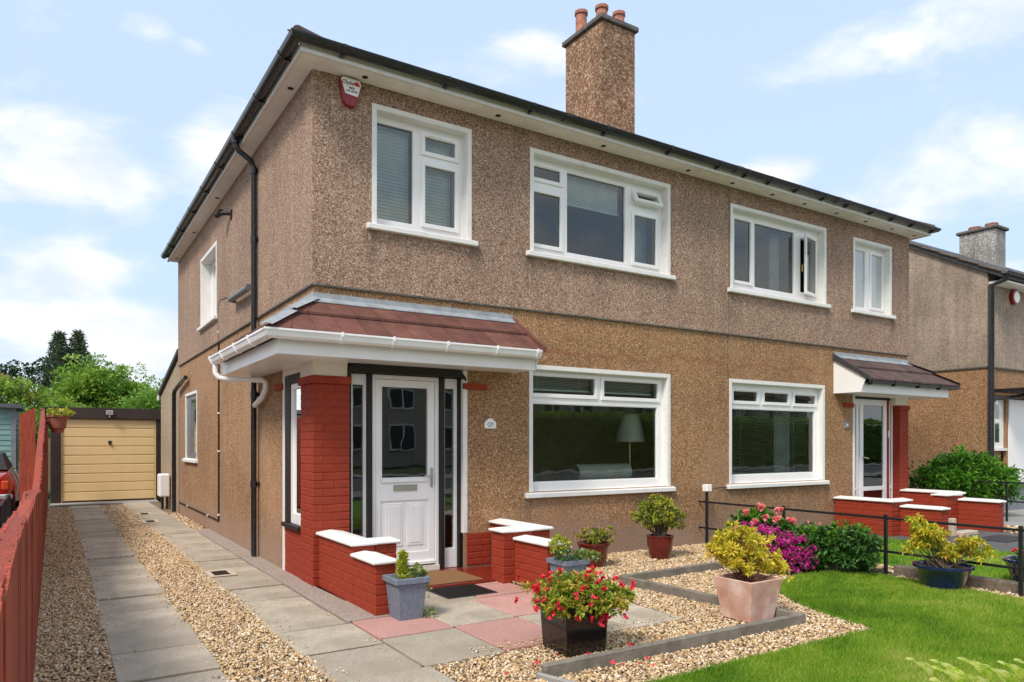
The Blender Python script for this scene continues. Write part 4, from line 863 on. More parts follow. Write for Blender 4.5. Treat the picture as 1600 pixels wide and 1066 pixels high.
# ---- canopies
def canopy(name, path, xe, ye, tile_m, gm, left=True):
    cn = part_empty(name)
    L = [(0, 0), (0, 0)]
    sweep(path, [(.001, 2.205), (.445, 2.205), (.445, 2.222), (.001, 2.222)]).build('soffit', 'white_upvc', cn)
    sweep(path, [(.4455, 2.195), (.465, 2.195), (.465, 2.34), (.4455, 2.34)]).build('fascia', 'white_upvc', cn, bev=.003)
    if gm == 'gutter_white': g_ = sweep(path, [(.512, 2.40), (.512, 2.335), (.53, 2.318), (.562, 2.315), (.590, 2.335), (.603, 2.375), (.612, 2.385), (.612, 2.402), (.60, 2.402), (.595, 2.38), (.58, 2.345), (.55, 2.325), (.52, 2.345), (.52, 2.40)]).build('gutter', gm, cn)
    else: g_ = sweep(path, halfround(.56, 2.375, .045)).build('gutter', gm, cn, smooth=True)
    for p0, p1 in zip(path[:-1], path[1:]):
        n = max(2, round((Vector(p1) - Vector(p0)).length / .62)); d = (Vector(p1) - Vector(p0)).normalized()
        for i in range(n + 1):
            c = Vector(p0).lerp(Vector(p1), min(max(i / n, .03), .97)); sweep([c, c + d * .022], [(.515, 2.41), (.515, 2.33), (.535, 2.308), (.565, 2.306), (.596, 2.328), (.618, 2.37), (.618, 2.41)]).build('gutter_bracket', gm, g_)
    sl = (2.80 - 2.42) / .60
    sweep(path, [(.001, 2.77), (.001, 2.36), (.55, 2.36), (.55, 2.415)]).build('roof_deck', 'dark_brown_paint', cn)
    rows = [(.0, 2.806, .315, 2.624), (.295, 2.604, .605, 2.408)]
    for oa, za, ob, zb in rows:
        if left:
            x = -.62
            while x < xe - .01: rtile(cn, x, min(x + .235, xe), oa, za, ob, zb, 'front', tile_m, th=.024); x += .235
            y = -.62
            while y < ye - .01: rtile(cn, y, min(y + .235, ye), oa, za, ob, zb, 'left', tile_m, th=.024); y += .235
        else:
            x = xe
            while x < XR + .62: rtile(cn, x, x + .235, oa, za, ob, zb, 'front', tile_m, th=.024, hip0=False, hipx=XR); x += .235
            y = -.62
            while y < ye: 
                rtile(cn, y, y + .235, oa, za, ob, zb, 'right', tile_m, th=.024, hip0=True, hipx=XR); y += .235
    # lead flashing at the wall and over the hip
    sweep(path, [(.003, 2.80), (.003, 2.872), (.009, 2.872), (.012, 2.822), (.085, 2.772), (.085, 2.764)]).build('lead_flashing', 'lead_grey', cn)
    cx = 0 if left else XR; sg = -1 if left else 1
    for (oa, za, ob, zb) in ((.0, 2.835, .32, 2.652), (.30, 2.635, .61, 2.44)):
        w = .05; q = Vector((1, sg * -1 * -1, 0)) if False else None
        pr = Vector((w, (-w if left else w) * -1 * (1), 0)) if not left else Vector((w, -w, 0))
        a = Vector((cx + sg * oa, -oa, za)); b = Vector((cx + sg * ob, -ob, zb)); dn = Vector((0, 0, -.03))
        s = MB(); lft = Vector((-w, w, -.02)) if left else Vector((-w, -w, -.02)); rgt = Vector((w, -w, -.02)) if left else Vector((w, w, -.02))
        s.v += [tuple(a), tuple(b), tuple(b + lft), tuple(a + lft), tuple(b + rgt), tuple(a + rgt)]; s.f += [(0, 1, 2, 3), (0, 5, 4, 1)]
        s.build('hip_cover', 'lead_grey' if left else tile_m, cn)
    # verge: closing board and cap on the straight end
    xv = xe if not left else xe
    sgn = 1 if left else -1
    MB().prism([(xv, 0, 2.20), (xv, -.465, 2.20), (xv, -.54, 2.40), (xv, 0, 2.79)], (.012 * sgn, 0, 0)).build('verge_board', 'white_upvc', cn)
    vm = tile_m if left else 'slate_dark'
    MB().prism([(xv - .004 * sgn, .0, 2.74), (xv - .004 * sgn, -.62, 2.375), (xv - .004 * sgn, -.62, 2.44), (xv - .004 * sgn, 0, 2.84)], (.045 * sgn, 0, 0)).build('verge_cap', vm, cn)
    return cn
canopy('porch_canopy', [(0, 2.05), (0, 0), (2.30, 0)], 2.30, 2.05, 'roof_tile_red', 'gutter_white')
canopy('porch_canopy', [(8.44, 0), (XR, 0), (XR, 2.05)], 8.44, 2.05, 'roof_tile_brown', 'gutter_black', left=False)
# ---- pipes and fittings on the walls
dp = MB().tube([(-.275, 2.19, 5.08), (-.275, 2.19, 5.02), (-.24, 2.19, 4.95), (-.10, 2.19, 4.86), (-.065, 2.19, 4.78), (-.065, 2.19, .02)], .034, 12).build('downpipe', 'gutter_black', H, smooth=True)
for z in (4.74, 3.9, 2.0, .9): MB().tube([(-.065, 2.19, z - .04), (-.065, 2.19, z + .04)], .041, 12).box(-.03, .0, 2.14, 2.27, z - .02, z + .02).build('pipe_clip', 'gutter_black', dp)
MB().tube([(-.275, 2.19, 5.03), (-.275, 2.19, 5.10)], .05, 12).build('gutter_outlet', 'gutter_black', dp)
MB().tube([(-.55, 1.95, 2.33), (-.55, 1.95, 2.22), (-.52, 1.93, 2.165), (-.46, 1.90, 2.15), (-.10, 1.62, 2.13), (-.065, 1.60, 2.10), (-.06, 1.63, 2.03), (-.062, 1.78, 1.94), (-.065, 2.13, 1.86)], .032, 12).build('canopy_downpipe', 'gutter_white', H, smooth=True)
cb = MB().tube([(-.012, 3.98, 3.50), (-.012, 4.50, 3.55), (-.012, 4.68, 3.50), (-.012, 4.69, 3.4), (-.012, 4.69, .22), (-.012, 8.75, .22)], .013, 8).build('cable_conduit', 'black_paint', H, smooth=True)
for z in (3.1, 2.62, 1.86, 1.28, .31): B('pipe_clip', 'white_upvc', cb, -.03, .0, 4.67, 4.71, z - .012, z + .012)
for y in (5.6, 7.7): B('pipe_clip', 'white_upvc', cb, -.03, .0, y - .02, y + .02, .205, .24)
MB().tube([(-.07, 7.52, 2.62), (-.075, 7.8, 2.60), (-.08, 8.84, 2.46), (-.085, 8.93, 2.38), (-.085, 8.93, .02)], .040, 12).build('soil_pipe', 'gutter_black', H, smooth=True)
MB().tube([(.0, 3.38, 3.355), (-.10, 3.38, 3.36), (-.10, 2.3, 3.33)], .042, 12).build('overflow_pipe', 'grey_pipe', H, smooth=True)
s = MB().box(-.04, .0, 3.66, 3.74, 4.56, 4.68); s.tube([(-.02, 3.72, 4.64), (-.14, 3.86, 4.66)], .03, 8).tube([(-.14, 3.84, 4.67), (-.17, 3.98, 4.66)], .045, 10); s.build('wall_bracket', 'black_paint', H)
# ---- single storey rear extension
ex = part_empty('rear_extension')
MB().prism([(0.02, 8.86, -.05), (0.02, 11.92, -.05), (0.02, 11.92, 2.52), (0.02, 8.86, 3.18)], (3, 0, 0)).build('wall', 'pebbledash_pale', ex)
MB().prism([(-.04, 8.86, 3.22), (-.04, 12.1, 2.52), (-.04, 12.1, 2.60), (-.04, 8.86, 3.30)], (3.1, 0, 0)).build('roof', 'slate_dark', ex)
MB().prism([(-.045, 11.95, 2.43), (-.045, 12.1, 2.40), (-.045, 12.1, 2.52), (-.045, 11.95, 2.56)], (.03, 0, 0)).build('barge_end', 'white_upvc', ex)
# ================================================================ ATTACHED THINGS
def text_mesh(txt, size, m, name, parent, loc, rot=(R(90), 0, 0), ext=.0015):
    c = bpy.data.curves.new('lettering', 'FONT'); c.body = txt; c.size = size; c.extrude = ext; c.align_x = 'CENTER'; c.align_y = 'CENTER'
    o = bpy.data.objects.new('lettering', c); COL.objects.link(o); dg = bpy.context.evaluated_depsgraph_get(); me = bpy.data.meshes.new_from_object(o.evaluated_get(dg))
    bpy.data.objects.remove(o); bpy.data.curves.remove(c); me.materials.clear(); o2 = link(name, me, m, parent); o2.location = Vector(loc) - worldloc(parent); o2.rotation_euler = rot; return o2
al = empty('alarm_box', (.34, -.02, 4.76), 'white and red security alarm box under the eaves at the left front corner', 'alarm box')
MB().prism([(.235, -.022, 5.0), (.275, -.022, 5.025), (.445, -.022, 5.015), (.465, -.022, 4.97), (.405, -.022, 4.76), (.38, -.022, 4.745), (.30, -.022, 4.75), (.27, -.022, 4.79)], (0, -.055, 0)).build('body', 'sign_red', al, bev=.008)
MB().prism([(.245, -.078, 4.995), (.275, -.078, 5.018), (.44, -.078, 5.008), (.455, -.078, 4.97), (.418, -.078, 4.845), (.29, -.078, 4.855)], (0, -.012, 0)).build('cover', 'white_upvc', al, bev=.005)
text_mesh('Clyde', .052, 'text_black', 'lettering', al, (.315, -.0915, 4.962)); text_mesh('0800', .03, 'text_black', 'lettering', al, (.352, -.0915, 4.915)); text_mesh('043 8798', .03, 'text_black', 'lettering', al, (.352, -.0915, 4.883))
MB().prism([(.375, -.0915, 4.965), (.39, -.0915, 4.985), (.415, -.0915, 4.985), (.435, -.0915, 4.965), (.432, -.0915, 4.94), (.42, -.0915, 4.952), (.405, -.0915, 4.945), (.385, -.0915, 4.95)], (0, -.0015, 0)).build('emblem', 'text_red', al)
pq = empty('house_number_plaque', (2.0, 0, 1.56), 'white arched house number plaque with the number 27 on the wall right of the door', 'number plaque')
MB().prism([(1.925, -.002, 1.565), (2.075, -.002, 1.565), (2.075, -.002, 1.635), (2.05, -.002, 1.652), (2.02, -.002, 1.678), (1.98, -.002, 1.678), (1.95, -.002, 1.652), (1.925, -.002, 1.635)], (0, -.014, 0)).build('plate', 'white_upvc', pq, bev=.003)
text_mesh('\u00b727\u00b7', .066, 'text_black', 'lettering', pq, (2.0, -.0175, 1.607))
pq = empty('house_number_plaque', (8.775, 0, 1.64), 'small square grey number plate beside the right hand front door', 'number plaque')
B('plate', 'plinth_grey', pq, 8.71, 8.84, -.014, -.001, 1.64, 1.75, .003); text_mesh('29', .06, 'white_upvc', 'lettering', pq, (8.775, -.0158, 1.695))
mt = empty('meter_box', (-.15, 10.3, 0), 'white utility meter box on legs against the rear extension wall', 'meter box')
MB().box(-.22, .0, 10.15, 10.5, .24, .74).build('cabinet', 'white_upvc', mt, bev=.03); MB().box(-.17, -.12, 10.2, 10.25, -.02, .24).box(-.08, -.03, 10.2, 10.25, -.02, .24).build('pipe_duct', 'black_paint', mt)
# porch walls
def porch_wall(label, segs, x, name='porch_wall'):
    t = empty(name, (x, -.9, 0), label, 'garden wall', 'low red brick walls with white coping flanking the front doors')
    for (x0, x1, y0, y1, h, al_) in segs:
        bricks(t, x0, x1, y0, y1, 0, h, along=al_)
    return t
def coping(t, pts, z, h=.05, ov=.03):
    """rounded coping along a rectangle list with hipped ends"""
    for (x0, x1, y0, y1, al_) in pts:
        s = MB(); a, b, c, d = x0 - ov, x1 + ov, y0 - ov, y1 + ov; e = .05
        if al_ == 'y':
            prof = [(a, z), (b, z), (b, z + h * .55), ((a + b) / 2, z + h), (a, z + h * .55)]
            rings = [(c, 0), (c + e, 1), (d - e, 1), (d, 0)]
            for yy, f in rings: s.v += [(px, yy, pz if (f or pz <= z + h * .56) else z + h * .55) for px, pz in prof]
        else:
            prof = [(c, z), (d, z), (d, z + h * .55), ((c + d) / 2, z + h), (c, z + h * .55)]
            for xx, f in [(a, 0), (a + e, 1), (b - e, 1), (b, 0)]: s.v += [(xx, py, pz if (f or pz <= z + h * .56) else z + h * .55) for py, pz in prof]
        for i in range(3):
            for j in range(5): w = (j + 1) % 5; s.f.append((i * 5 + j, i * 5 + w, i * 5 + 5 + w, i * 5 + 5 + j))
        s.f += [(0, 1, 2, 3, 4), (19, 18, 17, 16, 15)]
        s.build('coping', 'white_paint', t, bev=.008)
t = porch_wall('low red brick wall with white coping left of the white front door', [(.045, .25, -.96, -.02, .505, 'y'), (.256, .455, -.96, -.76, .505, 'x'), (.045, .215, -1.48, -.966, .42, 'y')], .15)
coping(t, [(.045, .25, -.96, -.04, 'y')], .506); coping(t, [(.14, .455, -.957, -.763, 'x')], .5065, .048); coping(t, [(.045, .215, -1.48, -1.0, 'y')], .421)
t = porch_wall('low red brick wall with white coping right of the white front door', [(2.0, 2.2, -.88, -.02, .505, 'y'), (1.63, 1.994, -.88, -.66, .505, 'x'), (1.76, 1.95, -1.45, -.886, .43, 'y')], 1.9)
coping(t, [(2.0, 2.2, -.88, -.04, 'y')], .506); coping(t, [(1.63, 2.1, -.877, -.663, 'x')], .5065, .048); coping(t, [(1.76, 1.95, -1.45, -.92, 'y')], .431)
t = porch_wall('low red brick wall with white coping left of the glazed door on the right hand house', [(8.42, 8.62, -.95, -.02, .51, 'y'), (8.626, 8.95, -.95, -.73, .51, 'x'), (8.64, 8.84, -1.55, -.956, .43, 'y')], 8.6)
coping(t, [(8.42, 8.62, -.95, -.04, 'y')], .511); coping(t, [(8.5, 8.95, -.947, -.733, 'x')], .5115, .048); coping(t, [(8.64, 8.84, -1.55, -.99, 'y')], .431)
t = porch_wall('low red brick wall with white coping at the far right end of the house', [(10.35, 10.56, -.95, -.02, .56, 'y'), (10.02, 10.344, -.95, -.73, .54, 'x'), (10.36, 10.56, -1.55, -.956, .46, 'y')], 10.4)
coping(t, [(10.35, 10.56, -.95, -.04, 'y')], .561); coping(t, [(10.02, 10.45, -.947, -.733, 'x')], .5415, .048); coping(t, [(10.36, 10.56, -1.55, -.99, 'y')], .461)
# mats
m_ = B('door_mat', 'coir', None, .80, 1.50, -.715, -.10, .029, .043, .004); tag(m_, 'brown coir doormat on the red step in front of the white door', 'doormat')
t = empty('rubber_mat', (1.1, -1.02, 0), 'black ribbed rubber mat on the paving below the red step', 'doormat')
B('base', 'rubber', t, .84, 1.36, -1.22, -.755, .005, .010)
for i in range(20): y = -1.205 + i * .0215; B('rib', 'black_paint', t, .855, 1.345, y, y + .010, .0102, .016)
# ================================================================ INSIDE THE FRONT ROOM
ac = empty('armchair', (4.0, 1.0, .1), 'pale green upholstered armchair behind the large ground floor window', 'armchair')
s = MB().box(3.55, 4.38, .36, .52, .1, 1.03); s.build('backrest', 'armchair_cloth', ac, bev=.06)
MB().tube([(3.52, .42, 1.02), (4.41, .42, 1.02)], .11, 14).build('backrest_roll', 'armchair_cloth', ac, smooth=True); B('seat', 'armchair_cloth', ac, 3.58, 4.36, .55, 1.2, .1, .5, .05); B('armrest', 'armchair_cloth', ac, 3.46, 3.54, .5, 1.2, .1, .7, .04); B('armrest', 'armchair_cloth', ac, 4.39, 4.48, .5, 1.2, .1, .7, .04)
fl = empty('floor_lamp', (4.62, 1.35, .1), 'floor lamp with a wide pleated cream shade seen through the large ground floor window', 'lamp')
MB().lathe([(.22, 0), (.13, .38), (.125, .38), (.215, 0)], (4.62, .60, 1.42), 30).build('lamp_shade', 'lamp_cloth', fl); MB().tube([(4.62, .60, .1), (4.62, .60, 1.6)], .015, 8).lathe([(.15, 0), (.15, .02), (.02, .04)], (4.62, .60, .1)).build('stand', 'brass', fl)
def curtain(label, x0, x1, y, z0, z1, m):
    s = MB(); n = 26; pts = []
    for i in range(n + 1): u = x0 + (x1 - x0) * i / n; pts.append((u, y + .03 * math.sin(i * 1.9) + .008 * math.sin(i * 5)))
    for i in range(n): s.poly([(*pts[i], z0), (*pts[i + 1], z0), (*pts[i + 1], z1), (*pts[i], z1)])
    o = s.build('curtain', m); tag(o, label, 'curtain', 'curtains hanging inside the windows'); return o
curtain('pale curtain at the right side of the large ground floor window with the armchair', 4.82, 5.02, .34, .3, 2.4, 'curtain_cloth')
curtain('golden curtain edge furthest right inside the large ground floor window with the armchair', 5.03, 5.2, .34, .3, 2.4, 'curtain_gold')
curtain('pale blue curtain in the lower right pane of the middle left upstairs window', 4.38, 4.72, .40, 3.4, 4.7, 'curtain_cloth')
curtain('pale curtain drawn aside behind the venetian blind of the right ground floor window', 7.6, 7.95, .5, .3, 2.4, 'curtain_cloth')
curtain('pale curtain at the right of the upstairs window with the side hung light open', 7.35, 7.55, .4, 3.4, 4.7, 'curtain_cloth')
t = empty('dining_table', (3.1, 2.6, .1), 'dark dining table in the room behind the armchair', 'table')
B('tabletop', 'bark', t, 2.5, 3.7, 2.2, 3.0, .80, .84, .01)
for x in (2.55, 3.6):
    for y in (2.25, 2.9): B('leg', 'bark', t, x, x + .06, y, y + .06, .1, .80)
B('picture_frame', 'dark_brown_paint', None, 2.6, 3.5, 3.95, 3.985, 1.3, 1.9); tag(bpy.data.objects['picture_frame'], 'dark framed panel on the back wall of the front room', 'picture')
# ================================================================ GARAGE
ga = empty('garage', (-1, 12.9, 0), 'flat roofed garage with a yellow ribbed door at the end of the drive', 'garage')
B('wall', 'concrete_dark', ga, -2.2, .6, 13.02, 18, 0, 2.18); B('roof', 'dark_brown_paint', ga, -2.32, .75, 12.86, 18.1, 2.19, 2.24)
plain('fascia_brown', (.040, .027, .022), .6, var=.25, sc=3); plain('frame_brown', (.030, .018, .013), .6, var=.3, sc=3)
B('fascia', 'fascia_brown', ga, -2.3, .72, 12.83, 12.859, 1.985, 2.25, .004)
B('door_post', 'frame_brown', ga, -2.18, -1.985, 12.86, 13.0, 0, 1.984); B('door_post', 'frame_brown', ga, .02, .2, 12.86, 13.0, 0, 1.984)
n = 9
for i in range(n):
    z0 = .03 + i * (1.95 / n); piece('door_panel', 'garage_yellow', ga, -1.955, -.01, 12.90, 12.94, z0 + .008, z0 + 1.95 / n - .008, .010)
B('door_frame', 'garage_yellow', ga, -1.983, -1.957, 12.89, 12.96, .0, 1.983); B('door_frame', 'garage_yellow', ga, -.008, .018, 12.89, 12.96, .0, 1.983); B('door_backing', 'garage_yellow', ga, -1.956, -.009, 12.925, 12.95, .03, 1.98)
B('handle', 'black_paint', ga, -1.0, -.965, 12.86, 12.9, 1.36, 1.44, .004); B('handle_plate', 'black_paint', ga, -1.02, -.945, 12.89, 12.899, 1.40, 1.46)
B('security_light', 'steel', ga, -1.07, -.92, 12.75, 12.829, 2.08, 2.19, .01); B('light_sensor', 'white_upvc', ga, -1.01, -.98, 12.79, 12.829, 2.02, 2.07, .005)
# ================================================================ FENCE ON THE LEFT
fe = empty('timber_fence', (-2.27, 0, 0), 'red stained timber fence along the left side of the drive, rising towards the garage', 'fence')
def fh(y):
    if y < -1.2: return 1.03 - .02 * math.sin(y * 2.1)
    if y < 1.0: return 1.03 - .10 * (y + 1.2) / 2.2
    if y < 7.0: return .93 + .98 * ((y - 1.0) / 6.0) ** .9
    return 1.93
y = -5.3; i = 0
while y < 12.1:
    w = .1185; h = fh(y) + random.uniform(-.006, .006); h2 = fh(y) + random.uniform(-.006, .004)
    for (xa, xb, yo, hh) in ((-2.252, -2.236, 0, h), (-2.302, -2.286, .03, h2)):
        key = ('board', round(hh, 2)); 
        if key not in _brick:
            b = bmesh.new(); zt = round(hh, 2); P = [(-w / 2, 0), (w / 2, 0), (w / 2, zt + .009), (-w / 2, zt - .009)]
            mb = MB().prism([(0, p[0], p[1]) for p in P], (.016, 0, 0)); me = bpy.data.meshes.new('fence_board'); me.from_pydata(mb.v, [], mb.f); me.materials.append(M['fence_red']); _brick[key] = me; b.free()
        o = bpy.data.objects.new('fence_board', _brick[key]); COL.objects.link(o); o.parent = fe; o.location = (xa + 2.27 + random.uniform(-.001, .001), y + yo, .03); o.rotation_euler = (random.uniform(-.003, .003), random.uniform(-.003, .003), random.uniform(-.004, .004))
    y += .1195; i += 1
y = -5.3
while y < 12.2:
    B('post', 'fence_red', fe, -2.285, -2.254, y, y + .07, 0, fh(y) - .03, .003)
    y2 = min(y + 1.8, 12.2)
    for f in (.22, .82):
        MB().prism([(-2.284, y + .07, fh(y) * f), (-2.284, y2, fh(y2) * f), (-2.284, y2, fh(y2) * f + .06), (-2.284, y + .07, fh(y) * f + .06)], (.028, 0, 0)).build('rail', 'fence_red', fe)
    y += 1.8
y = -5.3
while y < 12.0:
    y2 = min(y + .6, 12.1); z0, z1 = fh(y) + .018, fh(y2) + .018; MB().prism([(-2.300, y + .004, z0), (-2.300, y2, z1), (-2.300, y2, z1 + .016), (-2.300, y + .004, z0 + .016)], (.055, 0, 0)).build('capping', 'fence_red', fe); y += .6
sc_ = empty('timber_screen', (-2.6, 2.0, 0), 'stepped red timber panels on the far side of the left fence', 'fence')
MB().prism([(-2.60, 7.1, 0), (-2.38, 7.0, 0), (-2.38, 7.0, 1.98), (-2.60, 7.1, 1.86)], (0, .02, 0)).build('panel', 'fence_red', sc_)
MB().prism([(-2.80, 2.3, 0), (-2.50, 2.22, 0), (-2.50, 2.22, .55), (-2.80, 2.3, .44)], (0, .02, 0)).build('panel', 'fence_red', sc_)
MB().prism([(-2.85, .3, 0), (-2.55, .25, 0), (-2.55, .25, .62), (-2.85, .3, .55)], (0, .02, 0)).build('panel', 'fence_red', sc_)
# hanging trough on the fence
hp = empty('hanging_planter', (-2.08, 6.1, 1.56), 'terracotta coloured wall planter with trailing leaves hooked on top of the red fence', 'planter')
MB().lathe([(.075, 0), (.08, .03), (.085, .03), (.085, .06), (.11, .07), (.13, .24), (.145, .24), (.145, .27), (.12, .27), (.11, .22)], (-2.08, 6.1, 1.56), 20).build('pot', 'plastic_terracotta', hp, smooth=True)
MB().tube([(-2.235, 6.0, 1.7), (-2.235, 6.0, 1.93), (-2.2, 6.0, 1.93)], .012, 6).tube([(-2.235, 6.0, 1.72), (-2.17, 6.03, 1.66)], .012, 6).build('bracket', 'rail_black', hp)
foliage('leaves', 'leaf_yellowgreen', hp, [(-2.06, 6.1, 1.86, .17, .17, .06)], 240, .055, up=.3)
# ================================================================ NEXT DOOR ON THE LEFT
sheet('side_driveway', 'pavement_grey', [(-9, 30), (-9, -9.5), (-2.4, -9.5), (-2.4, 30)], -.02)
sh = empty('garden_shed', (-4.2, 16, 0), 'pale teal timber shed with a dark felt roof beyond the left fence', 'shed')
B('core', 'shed_roof', sh, -5.03, -2.97, 15.06, 17.3, 0, 2.26)
for i in range(17):
    z = .02 + i * .133
    MB().prism([(-5.07, 15.03, z), (-5.07, 15.055, z), (-5.07, 15.055, z + .13), (-5.07, 15.045, z + .13)], (2.10, 0, 0)).build('cladding_board', 'shed_teal', sh)
    MB().prism([(-2.94, 15.02, z), (-2.965, 15.02, z), (-2.965, 15.02, z + .13), (-2.955, 15.02, z + .13)], (0, 2.3, 0)).build('cladding_board', 'shed_teal', sh)
B('corner_post', 'plinth_grey', sh, -3.03, -2.925, 14.99, 15.05, 0, 2.3); MB().prism([(-5.23, 14.85, 2.34), (-2.80, 14.85, 2.28), (-2.80, 14.85, 2.38), (-5.23, 14.85, 2.44)], (0, 2.6, 0)).build('roof', 'shed_roof', sh)
# red car, seen from behind
ca = empty('parked_car', (-3.55, 11, 0), 'old red sports car parked nose away on the drive beyond the left fence', 'car')
def car_body():
    s = MB(); secs = [(8.95, .50, .76, .36), (9.0, .62, .80, .32), (9.5, .70, .87, .26), (10.3, .74, .92, .24), (11.2, .74, .92, .24), (12.2, .72, .85, .26), (12.8, .62, .72, .34)]
    for (y, hw, zt, zb) in secs:
        cx = -3.47; s.v += [(cx - hw, y, zb), (cx - hw * 1.04, y, (zb + zt) / 2), (cx - hw * .9, y, zt - .02), (cx, y, zt + .03), (cx + hw * .9, y, zt - .02), (cx + hw * 1.04, y, (zb + zt) / 2), (cx + hw, y, zb)]
    for i in range(len(secs) - 1):
        for j in range(7): w = (j + 1) % 7; s.f.append((i * 7 + j, i * 7 + w, i * 7 + 7 + w, i * 7 + 7 + j))
    s.f += [tuple(range(7)), tuple(range(len(secs) * 7 - 1, len(secs) * 7 - 8, -1))]; return s
cb_ = car_body().build('body', 'car_red', ca, bev=.03, smooth=True)
s = MB(); cx = -3.47
for (y, hw, z) in ((9.75, .60, .90), (10.15, .50, 1.20), (11.0, .50, 1.22), (11.5, .62, .92)): s.v += [(cx - hw, y, z), (cx + hw, y, z)]
s.f = [(0, 1, 3, 2), (2, 3, 5, 4), (4, 5, 7, 6), (0, 2, 4, 6), (1, 7, 5, 3)]; s.build('soft_top', 'black_paint', ca)
s = MB(); s.poly([(-3.90, 9.80, .945), (-3.04, 9.80, .945), (-3.10, 10.08, 1.16), (-3.84, 10.08, 1.16)]).build('rear_window', 'glass_dark', ca)
for sx_ in (-1, 1):
    MB().tube([(cx + sx_ * .72, 9.6, .31), (cx + sx_ * .56, 9.6, .31)], .31, 20).build('wheel', 'tyre', ca); MB().tube([(cx + sx_ * .72, 12.0, .31), (cx + sx_ * .56, 12.0, .31)], .31, 20).build('wheel', 'tyre', ca)
    B('tail_light', 'tail_lamp', ca, cx + sx_ * .60 - .06, cx + sx_ * .60 + .06, 8.93, 9.0, .56, .72, .02)
B('bumper', 'steel', ca, cx - .72, cx + .72, 8.86, 8.93, .40, .48, .02); B('number_plate_panel', 'black_paint', ca, cx - .26, cx + .26, 8.90, 8.955, .52, .63)
t = empty('metal_railing', (-2.7, 4.5, 0), 'low black metal railing on the drive behind the red fence', 'railing')
for y in (3.2, 4.1, 5.2, 6.3): B('post', 'rail_black', t, -2.74, -2.68, y, y + .06, 0, .62)
MB().tube([(-2.71, 2.6, .60), (-2.71, 6.8, .60)], .018, 8).build('rail', 'rail_black', t); MB().tube([(-2.71, 2.6, .28), (-2.71, 6.8, .28)], .018, 8).build('rail', 'rail_black', t)
t = empty('wheelie_bin', (-2.92, 3.7, 0), 'dark grey lidded bin beside the low black railing', 'bin'); MB().prism([(-3.12, 3.5, 0), (-2.86, 3.5, 0), (-2.84, 3.5, .62), (-3.14, 3.5, .62)], (0, .3, 0)).build('bin_body', 'bin_dark', t, bev=.02); MB().box(-3.16, -2.82, 3.47, 3.84, .63, .70).build('lid', 'plinth_grey', t, bev=.02)
t = empty('plant_tub', (-2.86, 14.2, 0), 'purple plastic tub beside the teal shed', 'tub'); MB().lathe([(.13, 0), (.17, .32), (.185, .32), (.185, .35), (.15, .35)], (-2.86, 14.0, 0), 18).build('tub_body', 'purple_plastic', t)
o = MB().prism([(-2.95, 14.5, .45), (-2.6, 14.3, .05), (-2.53, 14.3, .08), (-2.9, 14.5, .55)], (0, .12, 0)).build('timber_plank', 'timber_pale', None); tag(o, 'offcut timber planks leaning by the teal shed', 'plank')
t = empty('picket_fence', (-2.8, 19, 0), 'short pale picket fence beyond the teal shed', 'fence')
for i in range(7): B('picket', 'timber_pale', t, -3.1 + i * .14, -3.02 + i * .14, 19.0, 19.03, 0, 1.55 + .02 * (i % 2))
B('rail', 'timber_pale', t, -3.2, -2.1, 19.04, 19.08, 1.2, 1.3)
# ================================================================ HOUSE ON THE RIGHT
nh = empty('neighbouring_house', (13.75, .1, 0), 'weathered grey and brown rendered house next door on the far right', 'house')
NX, NY = 13.75, .11
zb_ = 2.95
MB().prism([(NX, NY, .2), (NX, 8.5, .2), (NX, 8.5, zb_), (NX, NY, zb_)], (.02, 0, 0)).build('lower_wall', 'pebbledash_orange', nh)
MB().prism([(NX - .015, NY - .015, zb_), (NX - .015, 8.6, zb_), (NX - .015, 8.6, 4.86), (NX - .015, 4.35, 7.18), (NX - .015, NY - .015, 4.86)], (.03, 0, 0)).build('upper_wall', 'render_grey', nh)
B('upper_wall', 'render_grey', nh, NX + .016, 28, NY - .015, NY + .1, zb_, 4.82); B('lower_wall', 'pebbledash_orange', nh, NX + .021, 28, NY, NY + .12, .2, zb_ - .001)
B('string_course', 'concrete_dark', nh, NX - .03, 28, NY - .03, NY - .016, zb_ - .02, zb_ + .01); B('string_course', 'concrete_dark', nh, NX - .03, NX - .016, NY - .03, 8.5, zb_ - .02, zb_ + .01)
B('plinth', 'plinth_grey', nh, NX - .03, 28, NY - .04, NY + .0, -.05, .56, .01); B('plinth', 'plinth_grey', nh, NX - .03, NX - .001, NY, 8.5, -.05, .35)
tn = 2.5 / 4.58
s = MB(); z = 4.93; y = NY - .32; prof = []
s.prism([(NX - .08, NY - .34, 4.67), (NX - .08, 4.35, 7.17), (NX - .08, 9.0, 4.67), (NX - .08, 9.0, 4.77), (NX - .08, 4.35, 7.27), (NX - .08, NY - .34, 4.77)], (14.4, 0, 0)).build('roof', 'slate_dark', nh)
for i in range(12):       # uneven verge slates
    y0 = NY - .30 + i * .38; z0 = 4.80 + i * .38 * tn; MB().prism([(NX - .12, y0, z0 + .0), (NX - .12, y0 + .42, z0 + .42 * tn - .02), (NX - .12, y0 + .42, z0 + .42 * tn + .01), (NX - .12, y0, z0 + .035)], (.3, 0, 0)).build('slate', 'kerb_stone', nh)
MB().box(NX + .03, 28, NY - .30, NY - .016, 4.62, 4.66).build('soffit', 'soffit_paint', nh)
ng = sweep([(NX - .12, NY), (28, NY)], halfround(.37, 4.80, .065)).build('gutter', 'gutter_black', nh, smooth=True)
MB().tube([(NX + .02, NY - .36, 4.75), (NX + .0, NY - .34, 4.66), (NX - .02, NY - .09, 4.56), (NX - .02, NY - .08, .2)], .055, 12).build('downpipe', 'gutter_black', nh, smooth=True)
